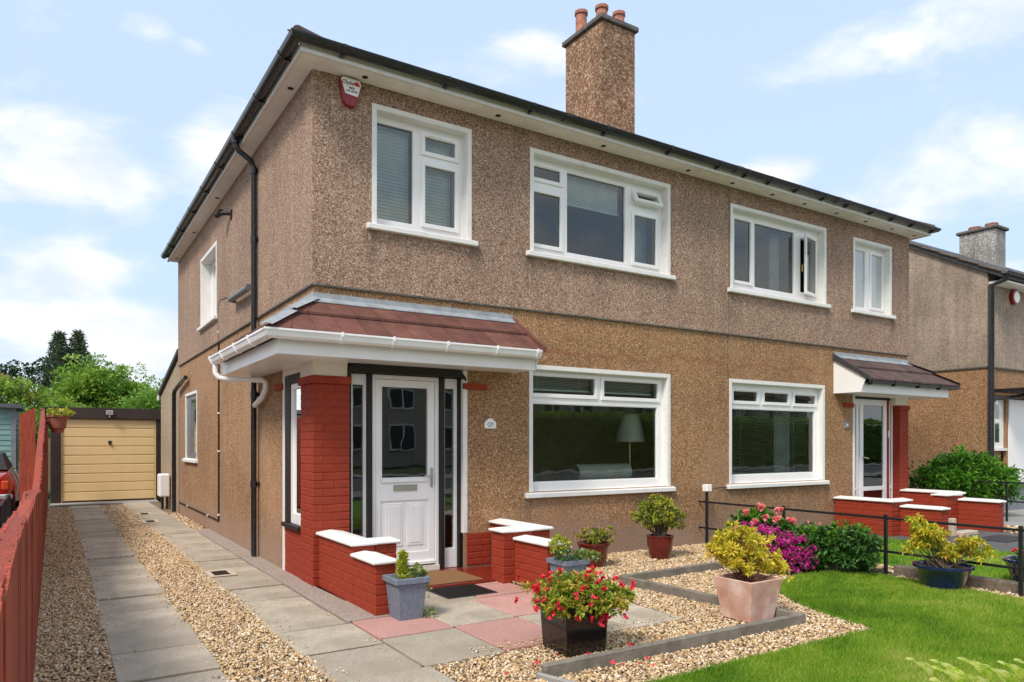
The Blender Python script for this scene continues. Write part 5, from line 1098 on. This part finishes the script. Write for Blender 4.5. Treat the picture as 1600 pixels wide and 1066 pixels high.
MB().tube([(NX + .55, NY - .5, 2.42), (NX + .5, NY - .4, 2.34), (NX + .1, NY - .12, 2.30), (NX - .01, NY - .09, 2.22)], .04, 10).build('canopy_pipe', 'gutter_black', nh, smooth=True)
c2 = bpy.data.objects.new('chimney_stack', None); COL.objects.link(c2); c2.parent = nh
MB().box(20.75, 21.4, 3.0, 3.98, 6.0, 7.62).build('shaft', 'render_greywhite', c2, bev=.02); MB().box(20.68, 21.46, 2.93, 4.05, 7.62, 7.71).build('coping', 'concrete_dark', c2, bev=.02)
for y in (3.25, 3.7): MB().lathe([(.17, 0), (.16, .10), (.17, .12), (.17, .15), (.13, .15)], (21.1, y, 7.7)).build('chimney_pot', 'terracotta_chimney', c2)
cn = bpy.data.objects.new('side_porch', None); COL.objects.link(cn); cn.parent = nh
B('door_panel', 'white_upvc', cn, 14.42, 17.2, NY - .12, NY - .05, .565, 2.30); B('post', 'pebbledash_orange', cn, 14.33, 14.415, NY - .1, NY - .04, .57, 2.3)
B('fascia', 'white_upvc', cn, 14.15, 17.5, NY - .58, NY - .54, 2.36, 2.42); B('roof', 'gutter_black', cn, 13.95, 17.6, NY - .62, NY - .04, 2.43, 2.50); sweep([(13.95, NY), (17.6, NY)], halfround(.60, 2.46, .05)).build('gutter', 'gutter_black', cn, smooth=True)
w_ = bpy.data.objects.new('window', None); COL.objects.link(w_); w_.parent = nh
s = MB().box(13.86, 14.31, NY - .06, NY - .041, 1.30, 2.30); s.build('surround', 'white_paint', w_); B('sill', 'white_paint', w_, 13.82, 14.34, NY - .12, NY - .03, 1.25, 1.299); MB().poly([(13.93, NY - .065, 1.42), (14.12, NY - .065, 1.42), (14.12, NY - .065, 1.82), (13.93, NY - .065, 1.82)]).build('pane', 'glass_dark', w_); MB().poly([(13.93, NY - .065, 1.90), (14.12, NY - .065, 1.90), (14.12, NY - .065, 2.2), (13.93, NY - .065, 2.2)]).build('pane', 'glass_dark', w_)
t = empty('alarm_box', (14.8, NY - .02, 4.3), 'oval white alarm box high on the front of the grey house at the far right', 'alarm box')
MB().tube([(14.8, NY - .017, 4.45), (14.8, NY - .09, 4.45)], .15, 18).build('body', 'sign_red', t); MB().tube([(14.8, NY - .091, 4.45), (14.8, NY - .11, 4.45)], .12, 18).build('cover', 'white_upvc', t)
# ================================================================ EDGING, KERBS, RAILINGS, DRAINS
def edging(label, pts, w=.05, h=.075, m='timber_edging'):
    mb = MB(); n = len(pts); L = [Vector(p) for p in pts]; 
    d = (L[1] - L[0]).normalized(); nrm = Vector((-d.y, d.x)) * w / 2
    mb.prism([(L[0].x - nrm.x, L[0].y - nrm.y, -.04), (L[1].x - nrm.x, L[1].y - nrm.y, -.04), (L[1].x + nrm.x, L[1].y + nrm.y, -.04), (L[0].x + nrm.x, L[0].y + nrm.y, -.04)], (0, 0, .04 + h))
    o = mb.build('edging_board', m, None, bev=.008); return tag(o, label, 'garden edging', 'edging boards round the gravel bed')
edging('long front edging board beside the black planter running to the terracotta pot', [(.33, -3.42), (2.80, -3.44)]); edging('side edging board behind the terracotta pot', [(2.77, -3.41), (2.66, -1.47)]); edging('rear edging board running right from the corner below the red pots', [(2.64, -1.46), (4.45, -1.40)])
edging('thin pale edging strip at the left end of the front edging board', [(.30, -3.40), (.45, -3.9)], .03, .03, 'pavement_grey')
kb = MB().box(5.42, 5.53, -6.5, -2.64, -.04, .0).build('garden_kerb', 'gravel_bed'); kb['kind'] = 'structure'
y = -2.66
while y > -6.4: L_ = random.uniform(.45, .8); piece('kerb_stone', 'kerb_stone', kb, 5.42 + random.uniform(-.01, .01), 5.53, y - L_, y - .015, -.02, .095 + random.uniform(-.01, .01), .012, ); y -= L_
def railing(label, x, ys, y0, y1, zr, htop):
    t = empty('metal_railing', (x, ys[0], 0), label, 'railing')
    for i, y in enumerate(ys): B('post', 'rail_black', t, x - .016, x + .016, y - .016, y + .016, -.03, htop[min(i, len(htop) - 1)], .003)
    for z in zr: MB().box(x - .006, x + .006, y1, y0, z - .013, z + .013).build('rail', 'rail_black', t, bev=.003)
    return t
railing('black estate railing between the two front gardens', 5.35, [-.14, -1.36, -2.63, -3.90, -5.2], .0, -6.4, (.60, .245), (.74, .64))
railing('second black railing beyond the far end of the house', 12.2, [.8, -.9, -2.6], 2.5, -6, (.70, .365), (.74, .72))
eb = empty('junction_box', (5.35, -.14, .75), 'white electrical junction box on top of the first railing post by the wall', 'junction box')
MB().box(5.30, 5.40, -.19, -.10, .745, .84).build('housing', 'white_upvc', eb, bev=.008); MB().tube([(5.40, -.14, .76), (5.7, -.02, .775), (5.95, -.012, .78)], .006, 6).build('cable', 'black_paint', eb)
def drain(label, x, y, w=.27, d=.40):
    t = empty('drain_cover', (x, y, 0), label, 'drain', 'drain gratings along the drive')
    s = MB(); f = .055
    for q in ((x - w / 2, x + w / 2, y - d / 2, y - d / 2 + f), (x - w / 2, x + w / 2, y + d / 2 - f, y + d / 2), (x - w / 2, x - w / 2 + f, y - d / 2 + f, y + d / 2 - f), (x + w / 2 - f, x + w / 2, y - d / 2 + f, y + d / 2 - f)): s.box(*q, .0045, .013)
    s.build('surround', 'stone_block', t); B('sump', 'black_paint', t, x - w / 2 + f, x + w / 2 - f, y - d / 2 + f, y + d / 2 - f, .0045, .006)
    for i in range(7): yy = y - d / 2 + f + (d - 2 * f) * (i + .5) / 7; B('bar', 'gutter_black', t, x - w / 2 + f, x + w / 2 - f, yy - .007, yy + .007, .0062, .011)
drain('nearest square drain grating with a cream surround in the slab path by the downpipe', -.63, 1.22); drain('middle drain grating in the slab path towards the garage', -.68, 7.3, .25, .5); drain('furthest drain grating in the slab path near the garage', -.62, 8.9, .25, .5)
o = MB().box(9.22, 9.32, -1.44, -1.36, .0, .27).box(9.36, 9.85, -1.50, -1.34, .0, .06).build('stone_block', 'stone_block', None, bev=.01); tag(o, 'pale stone blocks beside the path in front of the right hand porch', 'stone block')
o = MB().box(9.1, 9.9, -2.2, -1.75, .0065, .02).build('door_mat', 'rubber', None, bev=.003); tag(o, 'dark mat lying on the grey path in front of the right hand house', 'doormat')
# ================================================================ POTS AND PLANTS
def twigs(par, base, blobs, n, r=.006, m='bark', spread=.04):
    s = MB(); b = Vector(base); P, d, k = clump_points(blobs, n, .3)
    for i in range(n):
        p = Vector(P[i]); q = b + Vector((random.uniform(-spread, spread), random.uniform(-spread, spread), 0)); mid = q.lerp(p, .5) + Vector((random.uniform(-.03, .03), random.uniform(-.03, .03), .02))
        s.tube([q, mid, p], [r, r * .7, r * .35], 5, cap=False)
    return s.build('stems', m, par)
def square_pot(name, label, x, y, b, t_, h, m, rim=True):
    e = empty(name, (x, y, 0), label, 'plant pot')
    prof = [(b, 0), (t_ - .01, h - .045), (t_ + .012, h - .045), (t_ + .012, h), (t_ - .018, h), (t_ - .03, h - .06)] if rim else [(b, 0), (t_, h), (t_ - .02, h), (t_ - .03, h - .05)]
    MB().lathe(prof, (x, y, 0), sq=True).build('pot_body', m, e, bev=.004)
    B('soil', 'soil', e, x - t_ + .032, x + t_ - .032, y - t_ + .032, y + t_ - .032, h - .07, h - .045); return e
def round_pot(label, x, y, prof, m):
    e = empty('flower_pot', (x, y, 0), label, 'plant pot'); MB().lathe(prof, (x, y, 0), 36).build('pot_body', m, e, smooth=True)
    r, z = prof[-1]; MB().tube([(x, y, z - .01), (x, y, z + .012)], r - .002, 24).build('soil', 'soil', e); return e
# every plant grows in its pot but stands as its own thing
def plant(name, label, x, y, z, cat='plant'): return empty(name, (x, y, z), label, cat)
square_pot('planter', 'tapered grey blue square planter at the end of the low wall left of the doorway', .25, -1.62, .10, .135, .335, 'grey_planter')
p = plant('dwarf_conifer', 'small yellow tipped dwarf conifer with ivy in the grey planter left of the doorway', .25, -1.60, .28)
for zc, r in ((.36, .05), (.42, .04), (.48, .024)): foliage('foliage', 'leaf_yellowgreen', p, [(.24, -1.58, zc, r, r, .045)], 260, .028, up=.9, shell=.2)
foliage('ivy', 'leaf_white', p, [(.33, -1.66, .345, .075, .06, .035)], 150, .038, asp=.8); foliage('heather', 'leaf_redgreen', p, [(.20, -1.66, .325, .09, .07, .02)], 200, .02)
foliage('ivy', 'leaf_white', p, [(.385, -1.74, .22, .015, .02, .09), (.40, -1.72, .04, .05, .04, .03)], 60, .03, asp=.8)
square_pot('planter', 'tapered grey blue square planter at the end of the low wall right of the doorway', 1.87, -1.63, .10, .135, .335, 'grey_planter')
p = plant('bedding_plant', 'white flowered bedding with yellow green foliage in the grey planter right of the doorway', 1.87, -1.63, .28)
foliage('foliage', 'leaf_yellowgreen', p, [(1.78, -1.62, .46, .09, .08, .08)], 420, .032, up=.7); foliage('foliage', 'leaf_darkgreen', p, [(1.78, -1.70, .38, .11, .09, .05)], 320, .026)
foliage('trailing_leaves', 'leaf_white', p, [(1.99, -1.72, .37, .11, .08, .03), (2.10, -1.76, .35, .05, .04, .03)], 220, .035, asp=.7)
P, d, k = clump_points([(1.79, -1.68, .41, .10, .09, .05)], 16, .9); 
for a, b in zip(P, d): flower_obj(p, a, (b[0], b[1], abs(b[2]) + .3), .016, 'petal_white', 6)
e = square_pot('planter', 'glossy black cube planter on the gravel at the front', .86, -3.03, .155, .172, .315, 'black_glaze', rim=False); e.rotation_euler.z = R(-4)
p = plant('azalea', 'azalea covered in bright red flowers in the black cube planter', .86, -3.03, .27)
AZ = [(.86, -3.03, .36, .26, .26, .13), (.72, -2.88, .37, .19, .19, .10), (1.02, -3.16, .34, .20, .20, .12), (.68, -3.08, .36, .14, .16, .10), (1.0, -2.9, .38, .18, .18, .12), (.9, -3.0, .44, .16, .16, .08)]
twigs(p, (.86, -3.03, .27), AZ, 40, .004); foliage('foliage', 'leaf_redgreen', p, AZ, 8400, .031, asp=.45, shell=.55, up=.35, rosette=6, clumps=150)
P, d, k = clump_points(AZ, 130, .95); sel = [i for i in range(130) if (d[i] @ np.array([-.35, -.75, .45])) > -.25][:78]
for i in sel: flower_obj(p, P[i] + d[i] * .032, d[i], .032, 'petal_red', 9)
for c in ((1.13, -3.24, .28), (1.10, -3.2, .32), (.93, -3.26, .22), (.96, -3.25, .24), (.90, -3.24, .25), (1.17, -3.18, .34), (1.22, -3.2, .345)):
    for j in range(2): flower_obj(p, (c[0] + random.uniform(-.02, .02), c[1] + random.uniform(-.02, .02), c[2] + random.uniform(-.02, .02)), (0, -1, .3), .032, 'petal_red', 9)
n = 26; x = RNG.normal(.95, .42, n); y = np.where(RNG.random(n) < .5, -3.27, -3.58) + RNG.normal(0, .07, n)
V, F = leaf_geo(np.stack([x, y, np.full(n, .018)], 1), np.stack([RNG.normal(size=n), RNG.normal(size=n), RNG.uniform(.0, .4, n)], 1), RNG.uniform(.025, .045, n), .9)
o = numpy_mesh('fallen_petals', V, F, 'petal_red', None, np.repeat(RNG.random(n), 2), 'stuff'); o['label'] = 'fallen red petals on the gravel around the black planter'
e = square_pot('planter', 'weathered terracotta square tapered pot standing inside the gravel edging', 2.56, -3.10, .14, .19, .325, 'terracotta_pot', rim=False)
p = plant('pieris', 'yellow leaved shrub in the square terracotta pot', 2.56, -3.10, .25, 'shrub')
PB = [(2.52, -3.02, .58, .17, .17, .13), (2.40, -3.0, .50, .14, .14, .10), (2.70, -3.12, .50, .15, .15, .12), (2.58, -3.02, .68, .11, .11, .07), (2.83, -3.2, .37, .10, .09, .07), (2.43, -3.18, .40, .08, .07, .05)]
twigs(p, (2.56, -3.10, .25), PB, 34, .006, 'twig_red'); foliage('foliage', 'leaf_yellow', p, PB, 7600, .035, asp=.34, shell=.25, up=.3, rosette=8, clumps=95)
round_pot('dark red glazed pot leaning beside the right hand low wall of the doorway', 2.99, -.62, [(.11, 0), (.15, .10), (.175, .26), (.19, .262), (.19, .285), (.165, .285), (.155, .25)], 'red_glaze')
p = plant('azalea', 'small azalea with a few pale pink flowers in the leftmost dark red pot', 2.99, -.62, .25)
AB = [(2.97, -.62, .37, .17, .17, .08), (3.10, -.68, .36, .12, .12, .08), (2.86, -.6, .38, .10, .12, .07)]; twigs(p, (2.99, -.62, .25), AB, 26, .005, 'bark'); foliage('foliage', 'leaf_redgreen', p, AB, 1700, .028, shell=.4, rosette=6, clumps=60)
P, d, k = clump_points(AB, 22, .98)
for a, b in zip(P, d):
    if b[2] > -.1: flower_obj(p, a, b, .024, 'petal_lilac', 8)
round_pot('dark red glazed barrel shaped pot below the large window', 4.03, -.60, [(.105, 0), (.135, .08), (.155, .18), (.158, .27), (.165, .275), (.165, .29), (.14, .29), (.135, .26)], 'red_glaze')
p = plant('pieris', 'bushy yellow green shrub in the barrel shaped red pot below the large window', 4.03, -.60, .25, 'shrub')
PB = [(3.98, -.58, .58, .22, .2, .16), (4.16, -.62, .50, .19, .18, .15), (3.86, -.55, .50, .14, .15, .14), (4.0, -.58, .68, .15, .14, .09), (4.22, -.64, .40, .12, .12, .08)]
twigs(p, (4.03, -.60, .27), PB, 46, .008, 'bark', .07); foliage('foliage', 'leaf_olive', p, PB, 4200, .042, asp=.36, shell=.3, up=.3, rosette=8, clumps=80); foliage('foliage', 'leaf_yellowgreen', p, PB[:4], 1900, .042, asp=.36, shell=.75, up=.4, rosette=8, clumps=36)
round_pot('wide dark blue glazed bowl beside the black railing at the edge of the lawn', 5.06, -3.36, [(.15, 0), (.17, .04), (.235, .20), (.26, .212), (.262, .235), (.235, .237), (.225, .2)], 'blue_glaze')
p = plant('pieris', 'loose yellow leaved shrub in the wide blue bowl by the railing', 5.06, -3.36, .2, 'shrub')
PB = [(4.98, -3.28, .50, .15, .15, .12), (5.22, -3.52, .42, .12, .12, .09), (4.95, -3.2, .62, .10, .10, .07), (4.88, -3.2, .40, .12, .12, .08), (5.30, -3.62, .34, .09, .09, .07), (5.08, -3.4, .38, .13, .13, .07)]
twigs(p, (5.06, -3.36, .2), PB, 40, .007, 'bark', .08); foliage('foliage', 'leaf_yellow', p, PB, 4200, .038, asp=.36, shell=.3, up=.1, droop=.3, rosette=8, clumps=70); foliage('foliage', 'leaf_yellowgreen', p, PB, 1500, .038, asp=.36, shell=.3, rosette=8, clumps=30)
round_pot('dark blue glazed pot beyond the railing at the right edge of the picture', 5.98, -3.74, [(.14, 0), (.17, .05), (.225, .22), (.245, .23), (.245, .255), (.22, .255), (.21, .22)], 'blue_glaze')
p = plant('bedding_plant', 'red and white bedding flowers in the blue pot at the right edge', 5.98, -3.74, .2); foliage('foliage', 'leaf_darkgreen', p, [(5.98, -3.74, .29, .15, .15, .06)], 300, .04)
P, d, k = clump_points([(5.98, -3.74, .32, .15, .15, .06)], 18, .9)
for i, (a, b) in enumerate(zip(P, d)): flower_obj(p, a, (b[0], b[1], abs(b[2]) + .4), .03, 'petal_red' if i % 3 else 'petal_white', 8)
round_pot('small bright blue pot half hidden behind the dark green border plants', 6.42, -1.0, [(.10, 0), (.13, .22), (.14, .23), (.14, .26), (.12, .26)], 'blue_glaze')
p = plant('bedding_plant', 'pink and white bedding flowers in the small blue pot behind the border plants', 6.42, -1.0, .2); foliage('foliage', 'leaf_darkgreen', p, [(6.42, -1.0, .29, .10, .10, .04)], 120, .03)
P, d, k = clump_points([(6.42, -1.0, .31, .11, .11, .03)], 12, .9)
for i, (a, b) in enumerate(zip(P, d)): flower_obj(p, a, (b[0], b[1], abs(b[2]) + .4), .03, 'petal_pink' if i % 2 else 'petal_white', 8)
# border shrubs
p = plant('rhododendron', 'rhododendron with large pink blooms at the left end of the border by the railing', 4.85, -1.35, 0, 'shrub')
RB = [(4.82, -1.35, .38, .28, .25, .20), (4.98, -1.55, .34, .22, .22, .18), (4.66, -1.25, .42, .16, .16, .13), (4.95, -1.45, .48, .15, .15, .1)]
twigs(p, (4.85, -1.35, 0), RB, 24, .008); foliage('foliage', 'leaf_bamboo', p, RB, 3000, .06, asp=.36, shell=.3, up=.2, rosette=8, clumps=70); foliage('foliage', 'leaf_darkgreen', p, RB, 1600, .06, asp=.36, shell=.1, rosette=8)
for c in ((4.58, -1.44, .60), (4.72, -1.58, .55), (4.78, -1.45, .65), (4.95, -1.60, .62), (5.02, -1.72, .50), (4.60, -1.52, .50), (4.86, -1.62, .52)):
    for j in range(7): flower_obj(p, (c[0] + random.uniform(-.03, .03), c[1] + random.uniform(-.03, .03), c[2] + random.uniform(-.02, .02)), (random.uniform(-.5, .3), -1, .6), .055, 'petal_pink', 9)
p = plant('azalea', 'azalea smothered in magenta flowers behind the terracotta pot', 4.62, -1.85, 0, 'shrub')
MBL = [(4.55, -1.75, .28, .26, .25, .17), (4.75, -1.98, .22, .28, .24, .16), (4.58, -1.5, .36, .22, .2, .12), (4.62, -2.05, .14, .22, .18, .11)]
foliage('foliage', 'leaf_darkgreen', p, MBL, 1500, .035, shell=.3); P, d, k = clump_points(MBL, 900, .9); P[:, 2] = np.maximum(P[:, 2], .03); tone = np.repeat(RNG.random(900), 6); petals(P, d, .030, 'petal_magenta', 'blossom', p, 6)['kind'] = 'stuff'
for lab, x0, y0, m_, hh in (('dark green leafy border perennials nearest the magenta azalea', 4.90, -1.98, 'leaf_darkgreen', .50), ('dark green leafy border perennials nearest the middle railing post', 5.14, -2.36, 'leaf_darkgreen', .47), ('dark green leafy border perennials in the middle of the border', 5.08, -1.95, 'leaf_darkgreen', .46)):
    p = plant('border_perennial', lab, x0, y0, 0)
    DB = [(x0 + random.uniform(-.15, .15), y0 + random.uniform(-.2, .2), random.uniform(.12, hh - .06), .16, .16, .15) for _ in range(9)]
    twigs(p, (x0, y0, 0), DB, 30, .005, 'leaf_darkgreen', .12) if False else None
    foliage('foliage', m_, p, DB, 6000, .055, asp=.34, shell=.3, up=.15, rosette=8, clumps=70, zmin=0)
    foliage('shoots', 'leaf_bamboo', p, [(b[0], b[1], b[2] + .10, .1, .1, .06) for b in DB[:5]], 420, .045, asp=.3, up=.6)
p = plant('green_shrub', 'rounded bright green feathery shrub beyond the far porch wall in front of the grey house', 12.5, .1, 0, 'shrub')
BB = [(12.5, .1, .75, .75, .75, .42), (12.9, -.1, .75, .55, .55, .38), (12.2, .3, .65, .5, .5, .35), (12.6, 0, 1.0, .5, .5, .25), (13.0, -.25, .55, .5, .5, .3)]
twigs(p, (12.5, .1, 0), BB, 40, .02, 'bark', .15); foliage('foliage', 'leaf_bamboo', p, BB, 15000, .085, asp=.26, shell=.55, up=.15, rosette=8, clumps=220, droop=.2); foliage('foliage', 'leaf_darkgreen', p, BB, 4500, .09, asp=.3, shell=.3)
# variegated large-leaved plant in the near right corner
p = plant('hosta', 'large variegated yellow green leaves poking in at the bottom right corner', .42, -5.72, 0)
def big_leaf(tip, base, w, name='leaf'):
    tip, base = Vector(tip), Vector(base); d = tip - base; L_ = d.length; d.normalize(); sd_ = d.cross(Vector((0, 0, 1))).normalized(); up_ = sd_.cross(d)
    s = MB(); n = 9; rows = []
    for i in range(n + 1):
        t = i / n; ww = w * math.sin(math.pi * min(1, t * 1.0 + .02)) ** .8 * (1 - .25 * t); c = base + d * L_ * t + up_ * (.10 * L_ * math.sin(math.pi * t))
        i0 = len(s.v)
        for f in (-1, -.5, 0, .5, 1): s.v.append(tuple(c + sd_ * ww * f + up_ * (abs(f) * ww * .35 + .003 * math.sin(t * 30 + f * 5))))
        rows.append(i0)
    for i in range(n):
        for j in range(4): s.f.append((rows[i] + j, rows[i] + j + 1, rows[i + 1] + j + 1, rows[i + 1] + j))
    o = s.build(name, 'leaf_hosta_streaked', p, smooth=True); return o
k = N('leaf_hosta_streaked'); vn = k.noise(10, 4, scale3=(4, 4, 1)); hc = k.ramp(vn, [(.32, (.22, .50, .05)), (.45, (.58, .72, .10)), (.55, (.88, .88, .26)), (.70, (.93, .92, .62))]); k.col(hc); k.b.inputs['Roughness'].default_value = .4
tl = k.n('ShaderNodeBsdfTranslucent'); k.l(hc, tl.inputs[0]); ms = k.n('ShaderNodeMixShader'); ms.inputs[0].default_value = .5; k.l(k.b.outputs[0], ms.inputs[1]); k.l(tl.outputs[0], ms.inputs[2]); k.l(ms.outputs[0], [n for n in k.t.nodes if n.type == 'OUTPUT_MATERIAL'][0].inputs[0])
for tx, ty, tz, w_, L_ in ((.357, -5.57, 0.613, .035, .15), (.43, -5.616, 0.608, .03, .15), (.51, -5.667, 0.615, .034, .17), (.628, -5.742, 0.603, .028, .14), (.676, -5.773, 0.610, .033, .16), (.40, -5.64, 0.593, .04, .16), (.56, -5.72, 0.593, .04, .17), (.47, -5.68, 0.578, .04, .16), (.70, -5.85, 0.588, .04, .16), (.34, -5.66, 0.568, .04, .16)):
    tz += .034; big_leaf((tx, ty, tz), (tx + .78 * L_, ty - .25 * L_, tz - .55 * L_), w_ * 1.35)
twigs(p, (.42, -5.75, 0), [(.42, -5.76, .45, .14, .12, .05)], 16, .006, 'leaf_hosta' if False else 'bark', .05)
# ================================================================ TREES BEHIND
def tree(label, x, y, h, blobs, m, n, ls, clumps=120, name='broadleaf_tree', tr=.12, m2=None, asp=.5, up=.2):
    t = empty(name, (x, y, 0), label, 'tree', 'trees behind the garage')
    s = MB(); s.tube([(x, y, -.05), (x + .05, y, h * .3), (x, y, h * .62), (x, y, h * .85)], [tr, tr * .8, tr * .5, tr * .2], 8)
    for b in blobs: s.tube([(x, y, h * random.uniform(.2, .5)), ((x + b[0]) / 2, (y + b[1]) / 2, (h * .4 + b[2]) / 2 + .1), (b[0], b[1], b[2])], [tr * .45, tr * .3, tr * .12], 6)
    s.build('trunk', 'bark', t); foliage('crown', m, t, blobs, n, ls, asp=asp, shell=.4, up=up, clumps=clumps)
    if m2: foliage('crown', m2, t, blobs, n // 2, ls, asp=asp, shell=.6, up=up, clumps=clumps // 2)
    return t
def rb(cx, cy, cz, sx_, sy_, sz_, n, r): return [(cx + random.uniform(-sx_, sx_), cy + random.uniform(-sy_, sy_), cz + random.uniform(-sz_, sz_), r * random.uniform(.7, 1.2), r * random.uniform(.7, 1.2), r * random.uniform(.6, .95)) for _ in range(n)]
tree('big fresh green tree rising above the garage roof', -.35, 30, 5.2, [(-.4, 30, 3.6, 1.7, 1.4, 1.1), (-1.5, 30.5, 3.0, 1.5, 1.3, 1.0), (.7, 29.8, 3.3, 1.3, 1.2, 1.0), (-.6, 29.5, 4.5, 1.1, 1.0, .75), (1.2, 30, 2.4, 1.4, 1.2, .9), (-2.0, 30, 2.2, 1.4, 1.2, .9), (.2, 29.8, 4.7, .7, .7, .45)], 'leaf_tree_light', 15000, .15, 260, m2='leaf_tree_mid')
foliage('crown', 'leaf_tree_light', bpy.data.objects['broadleaf_tree'], [(1.7, 29.7, 3.9, .75, .6, .55), (.9, 29.8, 4.8, .6, .5, .45)], 700, .12, clumps=26)
tree('darker green bushy tree right of the big one above the garage', 1.7, 23.5, 3.6, [(1.1, 23.5, 2.6, 1.0, 1.0, .85), (2.0, 23.5, 2.9, .9, .9, .75), (.4, 23.5, 2.2, .9, .9, .8), (2.7, 23.4, 2.5, .9, .9, .8)], 'leaf_tree_mid', 9000, .12, 160, m2='leaf_tree_light')
tree('yellowish green tree at the left edge above the shed', -3.4, 23.5, 3.7, [(-3.6, 23.5, 2.9, 1.1, 1.0, .8), (-2.6, 23.8, 2.7, .9, .9, .7), (-4.6, 23.5, 3.0, 1.1, 1.0, .8), (-1.9, 24, 2.2, .8, .8, .8), (-2.9, 23.0, 1.7, 1.0, .8, .9)], 'leaf_tree_light', 10000, .13, 180, m2='leaf_olive')
tree('low shaded green tree between the shed and the garage', -2.4, 21.0, 2.9, [(-2.4, 21.0, 1.9, .8, .7, .8), (-3.2, 21.0, 1.5, .8, .7, .8), (-1.7, 21.2, 2.1, .7, .7, .7)], 'leaf_tree_mid', 5200, .11, 90)
tree('distant dark green tree at the far left', -3.2, 66, 8.2, [(-2.6, 66, 7.0, 1.6, 1.5, 1.3), (-5.2, 66, 6.7, 1.9, 1.5, 1.3), (-.6, 66, 6.6, 1.6, 1.5, 1.3), (-8.0, 66, 6.3, 2.0, 1.5, 1.3), (1.5, 66, 5.6, 2.0, 1.5, 1.4)], 'leaf_tree_dark', 6500, .3, 150)
# conifer
t = empty('conifer_tree', (-1.05, 57, 0), 'tall dark conifer with two spires behind the green trees', 'tree', 'trees behind the garage')
s = MB(); s.tube([(-1.5, 57, 0), (-1.6, 57, 6), (-1.65, 57, 9.8)], [.28, .2, .04], 8).tube([(-1.3, 57, 3), (-.6, 57, 6.5), (-.45, 57, 9.9)], [.2, .14, .04], 8)
CB = []
for cx0, top, n in ((-1.75, 9.75, 15), (-.55, 9.9, 15)):
    for i in range(n):
        zz = top - .2 - i * .32; rr = .12 + min(i, 9) * .088; a = random.uniform(0, 6.28)
        for j in range(3): a += 2.1; ex_, ey_ = cx0 + math.cos(a) * rr * .8, 57 + math.sin(a) * rr * .8; CB.append((ex_, ey_, zz + random.uniform(-.1, .12), .22 + rr * .40, .22 + rr * .40, .20)); s.tube([(cx0, 57, zz - .15), (ex_, ey_, zz)], [.04, .015], 5)
s.build('trunk', 'bark', t); foliage('crown', 'leaf_conifer', t, CB, 17000, .24, asp=.26, shell=.2, up=.5)
tree('thin twiggy treetop peeping over the rear extension', 3.1, 26, 5.2, [(2.5, 26, 4.6, .35, .3, .5), (2.35, 26, 3.9, .3, .3, .5)], 'leaf_tree_mid', 130, .12, 14, tr=.05)
# ================================================================ ACROSS THE ROAD (mirrored in the windows)
he = empty('privet_hedge', (40, -22.6, 0), 'long clipped green hedge across the road, mirrored in the ground floor windows', 'hedge')
s = MB(); s.box(14.5, 70, -23.4, -22.55, 0, 2.7); s.build('inner_growth', 'soil', he)
n = 40000; x = RNG.uniform(14.3, 70, n); tt = RNG.random(n); yv = np.where(tt < .8, -22.45 + RNG.normal(0, .05, n), RNG.uniform(-23.4, -22.5, n)); zv = np.where(tt < .8, RNG.uniform(0, 2.95, n), 2.95 + RNG.normal(0, .05, n))
V, F = leaf_geo(np.stack([x, yv, zv], 1), RNG.normal(size=(n, 3)) + np.array([0, .8, .4]), np.full(n, .16), .6); numpy_mesh('foliage', V, F, 'leaf_tree_light', he, np.repeat(RNG.random(n), 2))
for i, (x, lab) in enumerate(((-4, 'beige rendered house directly behind the viewer across the road'), (14, 'beige rendered house mirrored in the glass of the white front door'), (31, 'beige rendered house mirrored in the large left ground floor window'), (49, 'beige rendered house mirrored in the right ground floor window'))):
    o = empty('house_opposite', (x, -33, 0), lab, 'house', 'houses across the road')
    B('wall', 'house_beige', o, x - 6, x + 6, -42, -33, 0, 5.4); MB().prism([(x - 6.4, -32.6, 5.3), (x - 6.4, -42.4, 5.3), (x - 6.4, -37.5, 8.6)], (12.8, 0, 0)).build('roof', 'roof_brown', o)
    for wx in (-4.3, -1.6, 1.6, 4.3):
        for wz, hh in ((1.0, 1.5), (3.5, 1.2)):
            f = MB().box(x + wx - .85, x + wx + .85, -32.99, -32.9, wz, wz + hh).build('window', 'white_upvc', o); 
            for q in (-.8, .04): MB().poly([(x + wx + q + .03, -32.89, wz + .1), (x + wx + q + .73, -32.89, wz + .1), (x + wx + q + .73, -32.89, wz + hh - .1), (x + wx + q + .03, -32.89, wz + hh - .1)]).build('pane', 'slate_dark', f)
    B('chimney', 'house_beige', o, x - .5, x + .5, -38, -37, 8.2, 9.8)
o = empty('house_opposite', (-13, 3, 0), 'brown rendered house beyond the left hand drive, mirrored in the side windows', 'house')
B('wall', 'house_beige', o, -18, -8.6, -1, 7.5, 0, 5.0); MB().prism([(-8.2, -1.4, 4.95), (-8.2, 7.9, 4.95), (-8.2, 3.2, 7.4)], (-10, 0, 0)).build('roof', 'roof_brown', o)
for wy, wz in ((1.0, 1.0), (4.5, 1.0), (1.0, 3.4), (4.5, 3.4)): f = B('window', 'white_upvc', o, -8.599, -8.53, wy, wy + 1.2, wz, wz + 1.2); MB().poly([(-8.52, wy + .1, wz + .1), (-8.52, wy + 1.1, wz + .1), (-8.52, wy + 1.1, wz + 1.1), (-8.52, wy + .1, wz + 1.1)]).build('pane', 'slate_dark', f)
bpy.context.view_layer.update()
